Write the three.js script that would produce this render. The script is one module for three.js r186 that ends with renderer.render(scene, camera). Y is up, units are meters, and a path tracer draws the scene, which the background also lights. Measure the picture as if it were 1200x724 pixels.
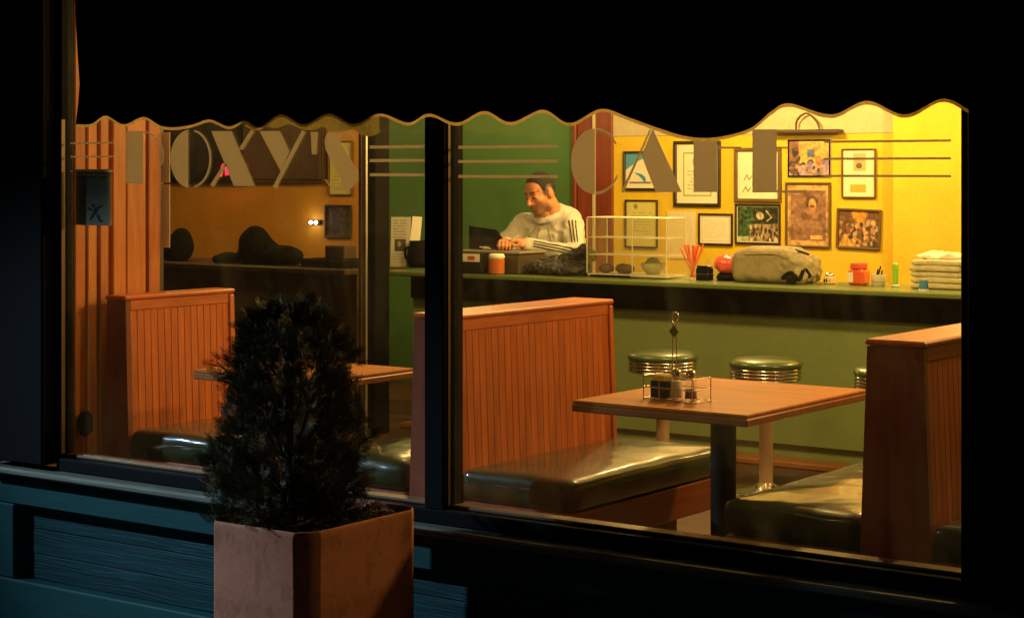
import * as THREE from 'three';
import { mergeGeometries } from 'three/addons/utils/BufferGeometryUtils.js';
import { ImprovedNoise } from 'three/addons/math/ImprovedNoise.js';

// ---------------------------------------------------------------- camera, sky, light, exposure
// Glass plane z = 0, inside z < 0, inside floor y = 0. Camera on the pavement, looking obliquely at the shopfront.
const FPX = 2196, PHI = 36.05 * Math.PI / 180, HORIZON = 200, EYE = 1.5, DIST = 4.88;
const scene = new THREE.Scene();
const camera = new THREE.PerspectiveCamera(2 * Math.atan(524 / FPX) * 180 / Math.PI, 1200 / 1048, 0.1, 200);
camera.position.set(0, EYE, DIST);
camera.lookAt(-Math.sin(PHI) * 10, EYE, DIST - Math.cos(PHI) * 10);
camera.setViewOffset(1200, 1048, 0, 324, 1200, 724);
camera.updateMatrixWorld();

const skyData = new Float32Array(64 * 32 * 4);
for (let j = 0; j < 32; j++) for (let i = 0; i < 64; i++) {
  const k = (j * 64 + i) * 4, up = Math.max(0, j / 31 * 2 - 1);
  skyData[k] = 0.0009 - 0.0004 * up; skyData[k + 1] = 0.0011 - 0.0004 * up; skyData[k + 2] = 0.0018 - 0.0005 * up; skyData[k + 3] = 1;
}
const skyTex = new THREE.DataTexture(skyData, 64, 32, THREE.RGBAFormat, THREE.FloatType);
skyTex.mapping = THREE.EquirectangularReflectionMapping; skyTex.magFilter = THREE.LinearFilter; skyTex.needsUpdate = true;
scene.background = skyTex; scene.environment = skyTex;

const moon = new THREE.DirectionalLight(0xcfdcff, 0.006);
moon.position.set(-8, 9, 10); moon.target.position.set(-4, 0, 0);
moon.castShadow = true; moon.shadow.mapSize.set(2048, 2048);
Object.assign(moon.shadow.camera, { left: -9, right: 9, top: 9, bottom: -9, near: 0.5, far: 40 });
scene.add(moon, moon.target);

const renderer = new THREE.WebGLRenderer({ antialias: true });
renderer.setSize(1024, 617);
renderer.toneMapping = THREE.LinearToneMapping;
renderer.toneMappingExposure = 1.0;
renderer.shadowMap.enabled = true;

const WARM = [1, 0.65, 0.2];
// lamp bulbs: x, y, z, candela
const PENDANTS = [[-2.05, 2.2, -1.75, 8.8], [-3.95, 2.2, -2.15, 7], [-5.45, 2.2, -2.15, 4.5]];
const COUNTER_LAMPS = [[-3.4, 2.2, -4.1, 8.2], [-5.25, 2.2, -4.2, 9.0], [-7.3, 2.25, -4.4, 1.7], [-9.6, 2.25, -3.9, 2.0]];
const STREET = [{ at: [-9.6, 3.3, 3.3], to: [-4.6, -0.1, 0.3], cd: 175, angle: 0.235, tint: [0.55, 0.78, 1], label: 'dark post street lamp with hooded head beyond the pine board end of the shop' }];

// ---------------------------------------------------------------- helpers
let seed = 12345;
const rnd = () => { seed = (seed * 1664525 + 1013904223) >>> 0; return seed / 4294967296; };
const rr = (a, b) => a + (b - a) * rnd();
const PN = new ImprovedNoise();
const V3 = (x, y, z) => new THREE.Vector3(x, y, z);
const V2 = (x, y) => new THREE.Vector2(x, y);
const lin = (r, g, b) => new THREE.Color().setRGB(r, g, b);
const CP = Math.cos(PHI), SP = Math.sin(PHI);
const slope = u => { const a = (u - 600) / FPX; return (a * CP - SP) / (CP + a * SP); };
const X = (u, Z) => slope(u) * Z;                                    // a sight line met with the plane Z metres in front of the camera's wall line
const Y = (u, v, Z) => EYE - (v - HORIZON) / FPX * Z / (CP + (u - 600) / FPX * SP);
const P = (u, v, Z) => V3(X(u, Z), Y(u, v, Z), DIST - Z);

const taken = {};
const numbered = n => { const k = taken[n] = (taken[n] ?? -1) + 1; return k ? `${n}_${String(k).padStart(3, '0')}` : n; };
function thing(name, label, category, [x, y, z] = [0, 0, 0], group) {
  const o = new THREE.Group(); o.name = numbered(name); o.position.set(x, y, z);
  o.userData = { label, category }; if (group) o.userData.group = group;
  scene.add(o); return o;
}
function part(name, geo, mat, parent, x = 0, y = 0, z = 0, rx = 0, ry = 0, rz = 0) {
  const m = new THREE.Mesh(geo, mat); m.name = name; m.position.set(x, y, z); m.rotation.set(rx, ry, rz);
  m.castShadow = m.receiveShadow = true; if (parent) parent.add(m); return m;
}
function single(name, label, category, geo, mat, pos = [0, 0, 0], group) {
  const m = part(numbered(name), geo, mat, scene, ...pos); m.userData = { label, category }; if (group) m.userData.group = group; return m;
}
function structure(name, geo, mat, pos = [0, 0, 0]) { const m = part(name, geo, mat, scene, ...pos); m.userData.kind = 'structure'; return m; }

// chamfered box, uv in metres with the grain (v) along an axis
function cbox(w, h, d, b = 0.003, grain = 'y', off = 0) {
  b = Math.min(b, w * 0.3, h * 0.3, d * 0.3);
  const H = [w / 2, h / 2, d / 2], vert = (face, s) => s.map((e, k) => e * (k === face ? H[k] : H[k] - b));
  const polys = [];
  for (let k = 0; k < 3; k++) for (const s of [-1, 1]) {
    const [i, j] = [0, 1, 2].filter(q => q !== k);
    polys.push([[-1, -1], [1, -1], [1, 1], [-1, 1]].map(([a, c]) => { const q = [0, 0, 0]; q[k] = s; q[i] = a; q[j] = c; return vert(k, q); }));
    for (const t of [-1, 1]) { const o = [0, 1, 2].find(q => q !== k && q !== (k + 1) % 3), k2 = (k + 1) % 3;
      polys.push([[-1, k], [1, k], [1, k2], [-1, k2]].map(([e, f]) => { const q = [0, 0, 0]; q[k] = s; q[k2] = t; q[o] = e; return vert(f, q); })); }
  }
  for (const a of [-1, 1]) for (const c of [-1, 1]) for (const e of [-1, 1]) polys.push([0, 1, 2].map(f => vert(f, [a, c, e])));
  return polyGeo(polys, grain, off);
}
function polyGeo(polys, grain = 'y', off = 0, centre = [0, 0, 0]) {
  const pos = [], nor = [], uv = [], g = 'xyz'.indexOf(grain), A = V3(), B = V3(), N = V3();
  for (let p of polys) {
    A.fromArray(p[1]).sub(V3(...p[0])); B.fromArray(p[2]).sub(V3(...p[0])); N.crossVectors(A, B).normalize();
    const c = V3(); p.forEach(q => c.add(V3(...q))); c.divideScalar(p.length).sub(V3(...centre));
    if (N.dot(c) < 0) { p = p.slice().reverse(); N.negate(); }
    const n = [Math.abs(N.x), Math.abs(N.y), Math.abs(N.z)], k = n.indexOf(Math.max(...n));
    const va = g !== k ? g : (k + 1) % 3, ua = [0, 1, 2].find(q => q !== k && q !== va);
    for (let i = 1; i + 1 < p.length; i++) for (const q of [p[0], p[i], p[i + 1]]) { pos.push(...q); nor.push(N.x, N.y, N.z); uv.push(q[ua] + off * 0.37 + k * 0.13, q[va] + off * 0.61); }
  }
  const ge = new THREE.BufferGeometry();
  ge.setAttribute('position', new THREE.Float32BufferAttribute(pos, 3)); ge.setAttribute('normal', new THREE.Float32BufferAttribute(nor, 3)); ge.setAttribute('uv', new THREE.Float32BufferAttribute(uv, 2));
  return ge;
}
const span = (name, x0, x1, y0, y1, z0, z1, mat, parent, b = 0.003, grain = 'y', off = 0) =>
  part(name, cbox(x1 - x0, y1 - y0, z1 - z0, b, grain, off), mat, parent, (x0 + x1) / 2 - parent.position.x, (y0 + y1) / 2 - parent.position.y, (z0 + z1) / 2 - parent.position.z);
const merge = list => mergeGeometries(list.map(g => { const q = g.index ? g.toNonIndexed() : g.clone(); for (const k of Object.keys(q.attributes)) if (!['position', 'normal', 'uv'].includes(k)) q.deleteAttribute(k); return q; }));
const moved = (g, x, y, z, rx = 0, ry = 0, rz = 0) => { const q = g.clone(); q.applyMatrix4(new THREE.Matrix4().compose(V3(x, y, z), new THREE.Quaternion().setFromEuler(new THREE.Euler(rx, ry, rz)), V3(1, 1, 1))); return q; };
function rod(a, b, r, seg = 8, r2 = r) {
  const d = V3().subVectors(b, a), g = new THREE.CylinderGeometry(r2, r, d.length(), seg, 1);
  g.applyQuaternion(new THREE.Quaternion().setFromUnitVectors(V3(0, 1, 0), d.clone().normalize()));
  g.translate((a.x + b.x) / 2, (a.y + b.y) / 2, (a.z + b.z) / 2); return g;
}
const lathe = (pts, seg = 28) => new THREE.LatheGeometry(pts.map(p => V2(...p)), seg);
const tube = (pts, r, n = 40, seg = 6, closed = false) => new THREE.TubeGeometry(new THREE.CatmullRomCurve3(pts, closed), n, r, seg, closed);
function cushion(w, h, d, r, bulge, wob = 0.003) {                    // soft rounded pad, base at y = 0
  const g = new THREE.BoxGeometry(w, h, d, 26, 10, 44), p = g.attributes.position, v = V3(), c = V3();
  for (let i = 0; i < p.count; i++) {
    v.fromBufferAttribute(p, i);
    c.set(THREE.MathUtils.clamp(v.x, -w / 2 + r, w / 2 - r), THREE.MathUtils.clamp(v.y, -h / 2 + r, h / 2 - r), THREE.MathUtils.clamp(v.z, -d / 2 + r, d / 2 - r));
    const q = v.clone().sub(c); if (q.length() > 1e-6) v.copy(c).add(q.setLength(Math.min(r, Math.max(Math.abs(q.x), Math.abs(q.y), Math.abs(q.z)))));
    const nx = 2 * v.x / w, nz = 2 * v.z / d;
    if (v.y > 0) v.y += bulge * (1 - nx * nx) * (1 - nz ** 4) + wob * PN.noise(v.x * 9, 3.3, v.z * 7) + wob * 0.15 * PN.noise(v.x * 25, 1.3, v.z * 22);
    v.x += 0.5 * wob * PN.noise(7.7, v.y * 14, v.z * 9) ; v.z += 0.7 * wob * PN.noise(v.x * 13, v.y * 16, 4.1);
    p.setXYZ(i, v.x, v.y + h / 2, v.z);
  }
  g.computeVertexNormals(); const N = g.attributes.normal, U = g.attributes.uv; for (let i = 0; i < p.count; i++) { const a = Math.abs(N.getX(i)), b = Math.abs(N.getY(i)), c = Math.abs(N.getZ(i)); b >= a && b >= c ? U.setXY(i, p.getX(i), p.getZ(i)) : a > c ? U.setXY(i, p.getY(i), p.getZ(i)) : U.setXY(i, p.getX(i), p.getY(i)); } return g;
}
// naive surface nets of a signed distance f (negative inside)
function nets(f, lo, hi, h, paint) {
  const n = [0, 1, 2].map(k => Math.ceil((hi[k] - lo[k]) / h) + 1), id = (i, j, k) => (k * n[1] + j) * n[0] + i;
  const val = new Float32Array(n[0] * n[1] * n[2]), cell = new Int32Array(val.length).fill(-1), pos = [], idx = [];
  for (let k = 0; k < n[2]; k++) for (let j = 0; j < n[1]; j++) for (let i = 0; i < n[0]; i++) val[id(i, j, k)] = f(lo[0] + i * h, lo[1] + j * h, lo[2] + k * h);
  const E = [[0, 1], [2, 3], [4, 5], [6, 7], [0, 2], [1, 3], [4, 6], [5, 7], [0, 4], [1, 5], [2, 6], [3, 7]];
  for (let k = 0; k + 1 < n[2]; k++) for (let j = 0; j + 1 < n[1]; j++) for (let i = 0; i + 1 < n[0]; i++) {
    const c = []; for (let q = 0; q < 8; q++) c.push(val[id(i + (q & 1), j + (q >> 1 & 1), k + (q >> 2))]);
    let s = [0, 0, 0], m = 0;
    for (const [a, b] of E) if (c[a] < 0 !== c[b] < 0) { const t = c[a] / (c[a] - c[b]); for (let q = 0; q < 3; q++) { const A = a >> q & 1, B = b >> q & 1; s[q] += A + t * (B - A); } m++; }
    if (m) { cell[id(i, j, k)] = pos.length / 3; pos.push(lo[0] + (i + s[0] / m) * h, lo[1] + (j + s[1] / m) * h, lo[2] + (k + s[2] / m) * h); }
  }
  const quad = (a, b, c, d, flip) => { if (a < 0 || b < 0 || c < 0 || d < 0) return; flip ? idx.push(a, c, b, a, d, c) : idx.push(a, b, c, a, c, d); };
  for (let k = 1; k + 1 < n[2]; k++) for (let j = 1; j + 1 < n[1]; j++) for (let i = 1; i + 1 < n[0]; i++) {
    const s = val[id(i, j, k)] < 0, c = (a, b, e) => cell[id(i - a, j - b, k - e)];
    if (s !== val[id(i + 1, j, k)] < 0) quad(c(0, 1, 1), c(0, 0, 1), c(0, 0, 0), c(0, 1, 0), !s);
    if (s !== val[id(i, j + 1, k)] < 0) quad(c(1, 0, 1), c(1, 0, 0), c(0, 0, 0), c(0, 0, 1), !s);
    if (s !== val[id(i, j, k + 1)] < 0) quad(c(1, 1, 0), c(0, 1, 0), c(0, 0, 0), c(1, 0, 0), !s);
  }
  const g = new THREE.BufferGeometry(), nor = [], col = [], uv = [], e = h * 0.6;
  for (let q = 0; q < pos.length; q += 3) {
    const [x, y, z] = [pos[q], pos[q + 1], pos[q + 2]], N = V3(f(x + e, y, z) - f(x - e, y, z), f(x, y + e, z) - f(x, y - e, z), f(x, y, z + e) - f(x, y, z - e)).normalize();
    nor.push(N.x, N.y, N.z); uv.push(x + z * 0.7, y); if (paint) col.push(...paint(x, y, z));
  }
  g.setAttribute('position', new THREE.Float32BufferAttribute(pos, 3)); g.setAttribute('normal', new THREE.Float32BufferAttribute(nor, 3)); g.setAttribute('uv', new THREE.Float32BufferAttribute(uv, 2));
  if (paint) g.setAttribute('color', new THREE.Float32BufferAttribute(col, 3));
  g.setIndex(idx); return g;
}
const smin = (a, b, k) => { const h = Math.max(k - Math.abs(a - b), 0) / k; return Math.min(a, b) - h * h * k * 0.25; };
function capsule(x, y, z, a, b, ra, rb) {
  const dx = b[0] - a[0], dy = b[1] - a[1], dz = b[2] - a[2], px = x - a[0], py = y - a[1], pz = z - a[2];
  const t = Math.min(1, Math.max(0, (px * dx + py * dy + pz * dz) / (dx * dx + dy * dy + dz * dz)));
  return Math.hypot(px - t * dx, py - t * dy, pz - t * dz) - (ra + t * (rb - ra));
}
const ellip = (x, y, z, c, r) => { const qx = (x - c[0]) / r[0], qy = (y - c[1]) / r[1], qz = (z - c[2]) / r[2], k0 = Math.hypot(qx, qy, qz), k1 = Math.hypot(qx / r[0], qy / r[1], qz / r[2]); return k1 < 1e-9 ? -Math.min(...r) : k0 * (k0 - 1) / k1; };

// ---------------------------------------------------------------- textures and materials
const hash = (x, y) => { let h = (x * 374761393 + y * 668265263) | 0; h = Math.imul(h ^ (h >>> 13), 1274126177); return ((h ^ (h >>> 16)) >>> 0) / 4294967296; };
function vnoise(x, y, px, py) {                                       // periodic value noise
  const xi = Math.floor(x), yi = Math.floor(y), fx = x - xi, fy = y - yi, sx = fx * fx * (3 - 2 * fx), sy = fy * fy * (3 - 2 * fy), m = (a, n) => ((a % n) + n) % n;
  const h = (i, j) => hash(m(xi + i, px), m(yi + j, py));
  return (h(0, 0) * (1 - sx) + h(1, 0) * sx) * (1 - sy) + (h(0, 1) * (1 - sx) + h(1, 1) * sx) * sy;
}
const fbm = (u, v, px, py, oct) => { let s = 0, a = 0.5, t = 0; for (let o = 0; o < oct; o++) { s += a * vnoise(u * px, v * py, px, py); t += a; px *= 2; py *= 2; a *= 0.55; } return s / t; };
function tex(w, h, fn, mx = 1, my = 1) {                              // linear multiplier map that covers mx by my metres
  const d = new Uint8Array(w * h * 4);
  for (let j = 0; j < h; j++) for (let i = 0; i < w; i++) { const c = fn(i / w, j / h), k = (j * w + i) * 4; for (let q = 0; q < 3; q++) d[k + q] = Math.max(0, Math.min(255, 255 * (c.length ? c[q] : c))); d[k + 3] = 255; }
  const t = new THREE.DataTexture(d, w, h); t.wrapS = t.wrapT = THREE.RepeatWrapping; t.magFilter = THREE.LinearFilter; t.repeat.set(1 / mx, 1 / my); t.needsUpdate = true; return t;
}
const woodTex = tex(512, 1024, (u, v) => {
  const w = fbm(u, v, 4, 2, 3) * 1.3, ring = 0.5 + 0.5 * Math.sin((u * 9 + w * 1.4) * 6.283);
  const fine = fbm(u, v, 140, 5, 3), pore = fbm(u + 0.3, v, 256, 14, 2) > 0.66 ? 0.86 : 1, q = 0.7 + 0.09 * ring + 0.26 * (fine - 0.5) + 0.26 * (fbm(u, v, 5, 3, 2) - 0.5);
  const t = q * pore * 1.12; return [t, t * (0.93 + 0.07 * ring), t * (0.85 + 0.12 * ring)];
}, 0.5, 1.1);
const mottle = tex(512, 512, (u, v) => { const a = fbm(u, v, 6, 6, 5), b = fbm(u, v, 90, 90, 2); return 0.8 + 0.22 * (a - 0.5) + 0.1 * (b - 0.5) + 0.06; }, 1.6, 1.6);
const rough = tex(512, 512, (u, v) => { const a = fbm(u, v, 40, 40, 4), b = fbm(u, v, 7, 7, 3); return 0.55 + 0.5 * (a - 0.5) + 0.35 * (b - 0.5); }, 0.5, 0.5);
const hide = tex(512, 512, (u, v) => { const a = fbm(u, v, 70, 70, 2), b = fbm(u, v, 7, 9, 4); return 0.5 + 0.22 * (a - 0.5) + 0.8 * (b - 0.5); }, 0.45, 0.45);
const cloth = tex(256, 256, (u, v) => 0.72 + 0.14 * Math.sin(u * 6.283 * 64) * Math.sin(v * 6.283 * 64) + 0.3 * (fbm(u, v, 12, 12, 3) - 0.5), 0.16, 0.16);
const boardTex = tex(512, 1024, (u, v) => {                           // weathered painted board, coarse raised grain
  const w = fbm(u, v, 6, 3, 3), l = fbm(u + 0.05 * w, v, 60, 4, 4), k = fbm(u, v, 110, 7, 2), bare = fbm(u, v, 30, 5, 3) > 0.68 ? 0.22 : 0;
  return 0.62 + 0.7 * (l - 0.5) + 0.3 * (k - 0.5) + 0.3 * (w - 0.5) + bare; }, 0.42, 1.3);
const smear = tex(512, 512, (u, v) => { const a = fbm(u, v, 5, 3, 4), w = fbm(u + 0.25 * v, v, 16, 3, 3), s = 0.12 * fbm(u, v, 60, 60, 2); return 0.3 + 0.9 * Math.max(0, a - 0.42) + 0.7 * Math.max(0, w - 0.5) + s; }, 1.3, 1.3);
const clayTex = tex(512, 512, (u, v) => {
  const a = fbm(u, v, 5, 7, 5), b = fbm(u, v, 60, 60, 3), s = fbm(u, v, 22, 9, 3) > 0.64 ? 0.13 : 0, q = 0.72 + 0.3 * (a - 0.5) + 0.16 * (b - 0.5) - s;
  return [q, q * (1 - 0.25 * s), q * (1 + 0.3 * (a - 0.5))]; }, 0.6, 0.6);

const std = (c, roughness, o = {}) => new THREE.MeshStandardMaterial({ color: lin(...c), roughness, ...o });
const phy = (c, roughness, o = {}) => new THREE.MeshPhysicalMaterial({ color: lin(...c), roughness, ...o });
const wood = (c, roughness = 0.42, coat = 0.25) => phy(c, roughness, { map: woodTex, bumpMap: woodTex, bumpScale: 0.0006, clearcoat: coat, clearcoatRoughness: 0.3 });
const M = {
  booth: wood([0.68, 0.155, 0.022], 0.5, 0.1), booth2: wood([0.64, 0.142, 0.02], 0.5, 0.1), booth3: wood([0.70, 0.162, 0.024], 0.5, 0.1),
  boothDark: wood([0.26, 0.055, 0.02]), pine: wood([0.68, 0.22, 0.03], 0.6, 0.05), pine2: wood([0.58, 0.17, 0.022], 0.6, 0.05),
  tableTop: phy([0.58, 0.205, 0.03], 0.6, { map: woodTex, specularIntensity: 0.16 }), tableEdge: wood([0.34, 0.13, 0.03]), floor: wood([0.09, 0.04, 0.015], 0.75, 0), redwood: wood([0.26, 0.045, 0.012], 0.5, 0.15), walnut: wood([0.07, 0.03, 0.01], 0.5, 0.2),
  vinyl: phy([0.018, 0.027, 0.006], 0.45, { specularIntensity: 0.3, bumpMap: hide, bumpScale: 0.0003, clearcoat: 1, clearcoatRoughness: 0.11 }),
  seatVinyl: phy([0.05, 0.085, 0.022], 0.35, { clearcoat: 0.5, clearcoatRoughness: 0.15 }),
  piping: std([0.012, 0.016, 0.006], 0.4),
  yellow: std([0.92, 0.62, 0.02], 0.72, { map: mottle }), yellow2: std([0.93, 0.64, 0.03], 0.72, { map: mottle }), cream: std([0.74, 0.62, 0.36], 0.75, { map: mottle }),
  green: std([0.085, 0.22, 0.055], 0.6, { map: mottle }), greenPanel: std([0.235, 0.305, 0.11], 0.55, { map: mottle }), greenTop: phy([0.16, 0.22, 0.06], 0.38, { map: mottle, clearcoat: 0.3 }),
  ochre: std([0.72, 0.32, 0.018], 0.7, { map: mottle }), brown: std([0.09, 0.045, 0.012], 0.6, { map: woodTex }), ceiling: std([0.16, 0.12, 0.07], 0.9, { map: mottle }), sidewall: std([0.4, 0.3, 0.12], 0.8, { map: mottle }),
  black: phy([0.004, 0.004, 0.0045], 0.6, { specularIntensity: 0.35 }), blackPaint: phy([0.0025, 0.0027, 0.0032], 0.7, { specularIntensity: 0.12, bumpMap: boardTex, bumpScale: 0.0006 }), bronze: std([0.05, 0.035, 0.02], 0.4, { metalness: 0.6 }), softBlack: phy([0.007, 0.006, 0.005], 0.85, { specularIntensity: 0.2 }),
  trim: std([0.16, 0.1, 0.05], 0.45, { metalness: 0.5 }),
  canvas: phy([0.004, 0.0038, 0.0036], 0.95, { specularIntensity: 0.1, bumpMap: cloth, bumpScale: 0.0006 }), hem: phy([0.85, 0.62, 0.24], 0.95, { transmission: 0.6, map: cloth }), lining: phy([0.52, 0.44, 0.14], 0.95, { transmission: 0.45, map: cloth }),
  teal: phy([0.0025, 0.043, 0.052], 0.7, { specularIntensity: 0.3, map: boardTex, bumpMap: boardTex, bumpScale: 0.003 }), tealSmooth: phy([0.004, 0.047, 0.05], 0.65, { specularIntensity: 0.3, map: mottle, bumpMap: boardTex, bumpScale: 0.0008 }),
  apron: phy([0.025, 0.014, 0.006], 0.7, { map: woodTex, specularIntensity: 0.3 }),
  ledge: phy([0.11, 0.125, 0.085], 0.7, { map: boardTex, bumpMap: boardTex, bumpScale: 0.001 }),
  glass: phy([1, 1, 1], 0.14, { transmission: 1, thickness: 0, ior: 1.5, roughnessMap: smear }), film: phy([0.70, 0.65, 0.57], 1, { transmission: 0.6 }),
  acrylic: phy([0.97, 0.97, 0.94], 0.04, { transmission: 0.97, thickness: 0, ior: 1.45 }), acrylicEdge: phy([0.9, 0.88, 0.75], 0.35, { transmission: 0.4 }), jarGlass: phy([0.95, 0.97, 0.94], 0.03, { transmission: 0.95, thickness: 0 }),
  chrome: std([0.78, 0.77, 0.74], 0.14, { metalness: 1 }), steel: std([0.55, 0.53, 0.5], 0.32, { metalness: 1 }), tan: std([0.5, 0.32, 0.19], 0.4, { metalness: 0.35 }), wire: std([0.6, 0.52, 0.38], 0.3, { metalness: 0.9 }),
  white: std([0.78, 0.76, 0.7], 0.7), paper: std([0.78, 0.74, 0.62], 0.85), clay: std([0.60, 0.21, 0.10], 0.85, { map: clayTex, bumpMap: rough, bumpScale: 0.0012 }), soil: std([0.035, 0.02, 0.01], 1, { map: rough, bumpMap: rough, bumpScale: 0.012 }),
  bark: std([0.06, 0.035, 0.02], 0.95, { map: boardTex, bumpMap: boardTex, bumpScale: 0.003 }), chip: std([0.16, 0.07, 0.03], 0.95, { map: woodTex }), chip2: std([0.07, 0.035, 0.018], 0.95, { map: woodTex }),
  asphalt: std([0.05, 0.05, 0.052], 0.9, { map: rough, bumpMap: rough, bumpScale: 0.004 }), pavement: std([0.2, 0.19, 0.175], 0.9, { map: mottle, bumpMap: rough, bumpScale: 0.002 }),
};

// ---------------------------------------------------------------- setting: ground, street, inside shell
const GROUND = -0.42;
structure('ground', new THREE.PlaneGeometry(160, 160).rotateX(-Math.PI / 2), M.asphalt, [-4, GROUND - 0.13, 0]);
structure('pavement', cbox(60, 0.16, 3.4, 0.02, 'x'), M.pavement, [-4, GROUND - 0.08, 1.72]);
structure('floor', cbox(14.4, 0.1, 5.6, 0.002, 'x'), M.floor, [-5.2, -0.05, -2.84]);
structure('ceiling', cbox(14.4, 0.1, 5.6, 0.002, 'x'), M.ceiling, [-5.2, 2.75, -2.84]);
structure('wall_side', cbox(0.12, 2.8, 5.4, 0.002), M.sidewall, [-12.3, 1.35, -2.72]);
structure('wall_side_far', cbox(0.12, 2.8, 5.4, 0.002), M.sidewall, [1.9, 1.35, -2.72]);
const WB = 10.3, zB = DIST - WB;                                      // back wall face
const backWall = (name, x0, x1, y0, y1, mat, proud = 0) => structure(name, cbox(x1 - x0, y1 - y0, 0.16, 0.002), mat, [(x0 + x1) / 2, (y0 + y1) / 2, zB - 0.08 + proud]);
const xY0 = X(719, WB), xG1 = X(673, WB), xG0 = X(440, WB), xC = X(1057, WB), yBand = Y(900, 157.5, WB);
backWall('wall_back_yellow', xY0, xC, 0, yBand, M.yellow);
backWall('wall_back_cream', xY0, xC, yBand, 2.7, M.cream, 0.006);
backWall('wall_back_pier', xC, 1.85, 0, 2.7, M.yellow2, 0.12);
backWall('wall_back_green', xG0, xG1, 0, 2.7, M.green);
backWall('wall_back_ochre', -12.25, xG0, 0, 2.7, M.ochre);

// ---------------------------------------------------------------- lamps
for (const [k, [x, y, z, cd]] of [...PENDANTS, ...COUNTER_LAMPS].entries()) {
  const over = k < 3 ? ['over the booth table', 'over the middle booth bench', 'over the booth near the pine boards'][k] : ['over the counter end by the towels', 'over the counter by the clear display case', 'over the seated man', 'in the dim end of the room'][k - 3];
  const t = thing('pendant_lamp', `opal globe pendant lamp hanging ${over}`, 'lamp', [x, 2.7, z], 'globe pendant lamps');
  part('ceiling_rose', lathe([[0.001, 0], [0.05, 0], [0.045, -0.02], [0.001, -0.025]], 20), M.bronze, t);
  part('cord', rod(V3(0, -0.02, 0), V3(0, y - 2.7 + 0.07, 0), 0.004, 6), M.black, t);
  part('bulb', new THREE.SphereGeometry(0.07, 24, 16), phy([0.9, 0.85, 0.7], 0.4, { emissive: lin(...WARM), emissiveIntensity: cd * 2.2 }), t, 0, y - 2.7, 0);
  const l = new THREE.PointLight(lin(...WARM), cd); l.position.set(0, y - 2.7, 0); l.castShadow = true; l.shadow.radius = 3; l.shadow.bias = -0.002; t.add(l);
}
for (const S of STREET) {
  const [sx, sy, sz] = S.at, t = thing('street_lamp', S.label, 'street lamp', [sx - 0.5, GROUND - (sz > 4 ? 0.13 : 0), sz], 'street lamps'), GROUND2 = t.position.y;
  part('post', lathe([[0.09, 0], [0.09, 0.3], [0.05, 0.4], [0.04, sy - GROUND2 + 0.25], [0.001, sy - GROUND2 + 0.27]], 20), M.black, t);
  part('arm', rod(V3(0, sy - GROUND2 + 0.2, 0), V3(0.5, sy - GROUND2 + 0.14, 0), 0.025), M.black, t);
  part('hood', lathe([[0.16, -0.02], [0.15, 0.03], [0.06, 0.13], [0.001, 0.14]], 24), M.black, t, 0.5, sy - GROUND2 + 0.03, 0);
  part('lamp_glow', new THREE.SphereGeometry(0.07, 20, 12), phy([0.9, 0.9, 0.85], 0.5, { emissive: lin(...S.tint), emissiveIntensity: 8 }), t, 0.5, sy - GROUND2, 0);
  const l = new THREE.SpotLight(lin(...S.tint), S.cd, 0, S.angle, 0.9); l.position.set(0.5, sy - GROUND2, 0);
  l.target.position.set(S.to[0] - sx + 0.5, S.to[1] - GROUND2, S.to[2] - sz); t.add(l, l.target); l.castShadow = true; l.shadow.radius = 4;
}

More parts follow.
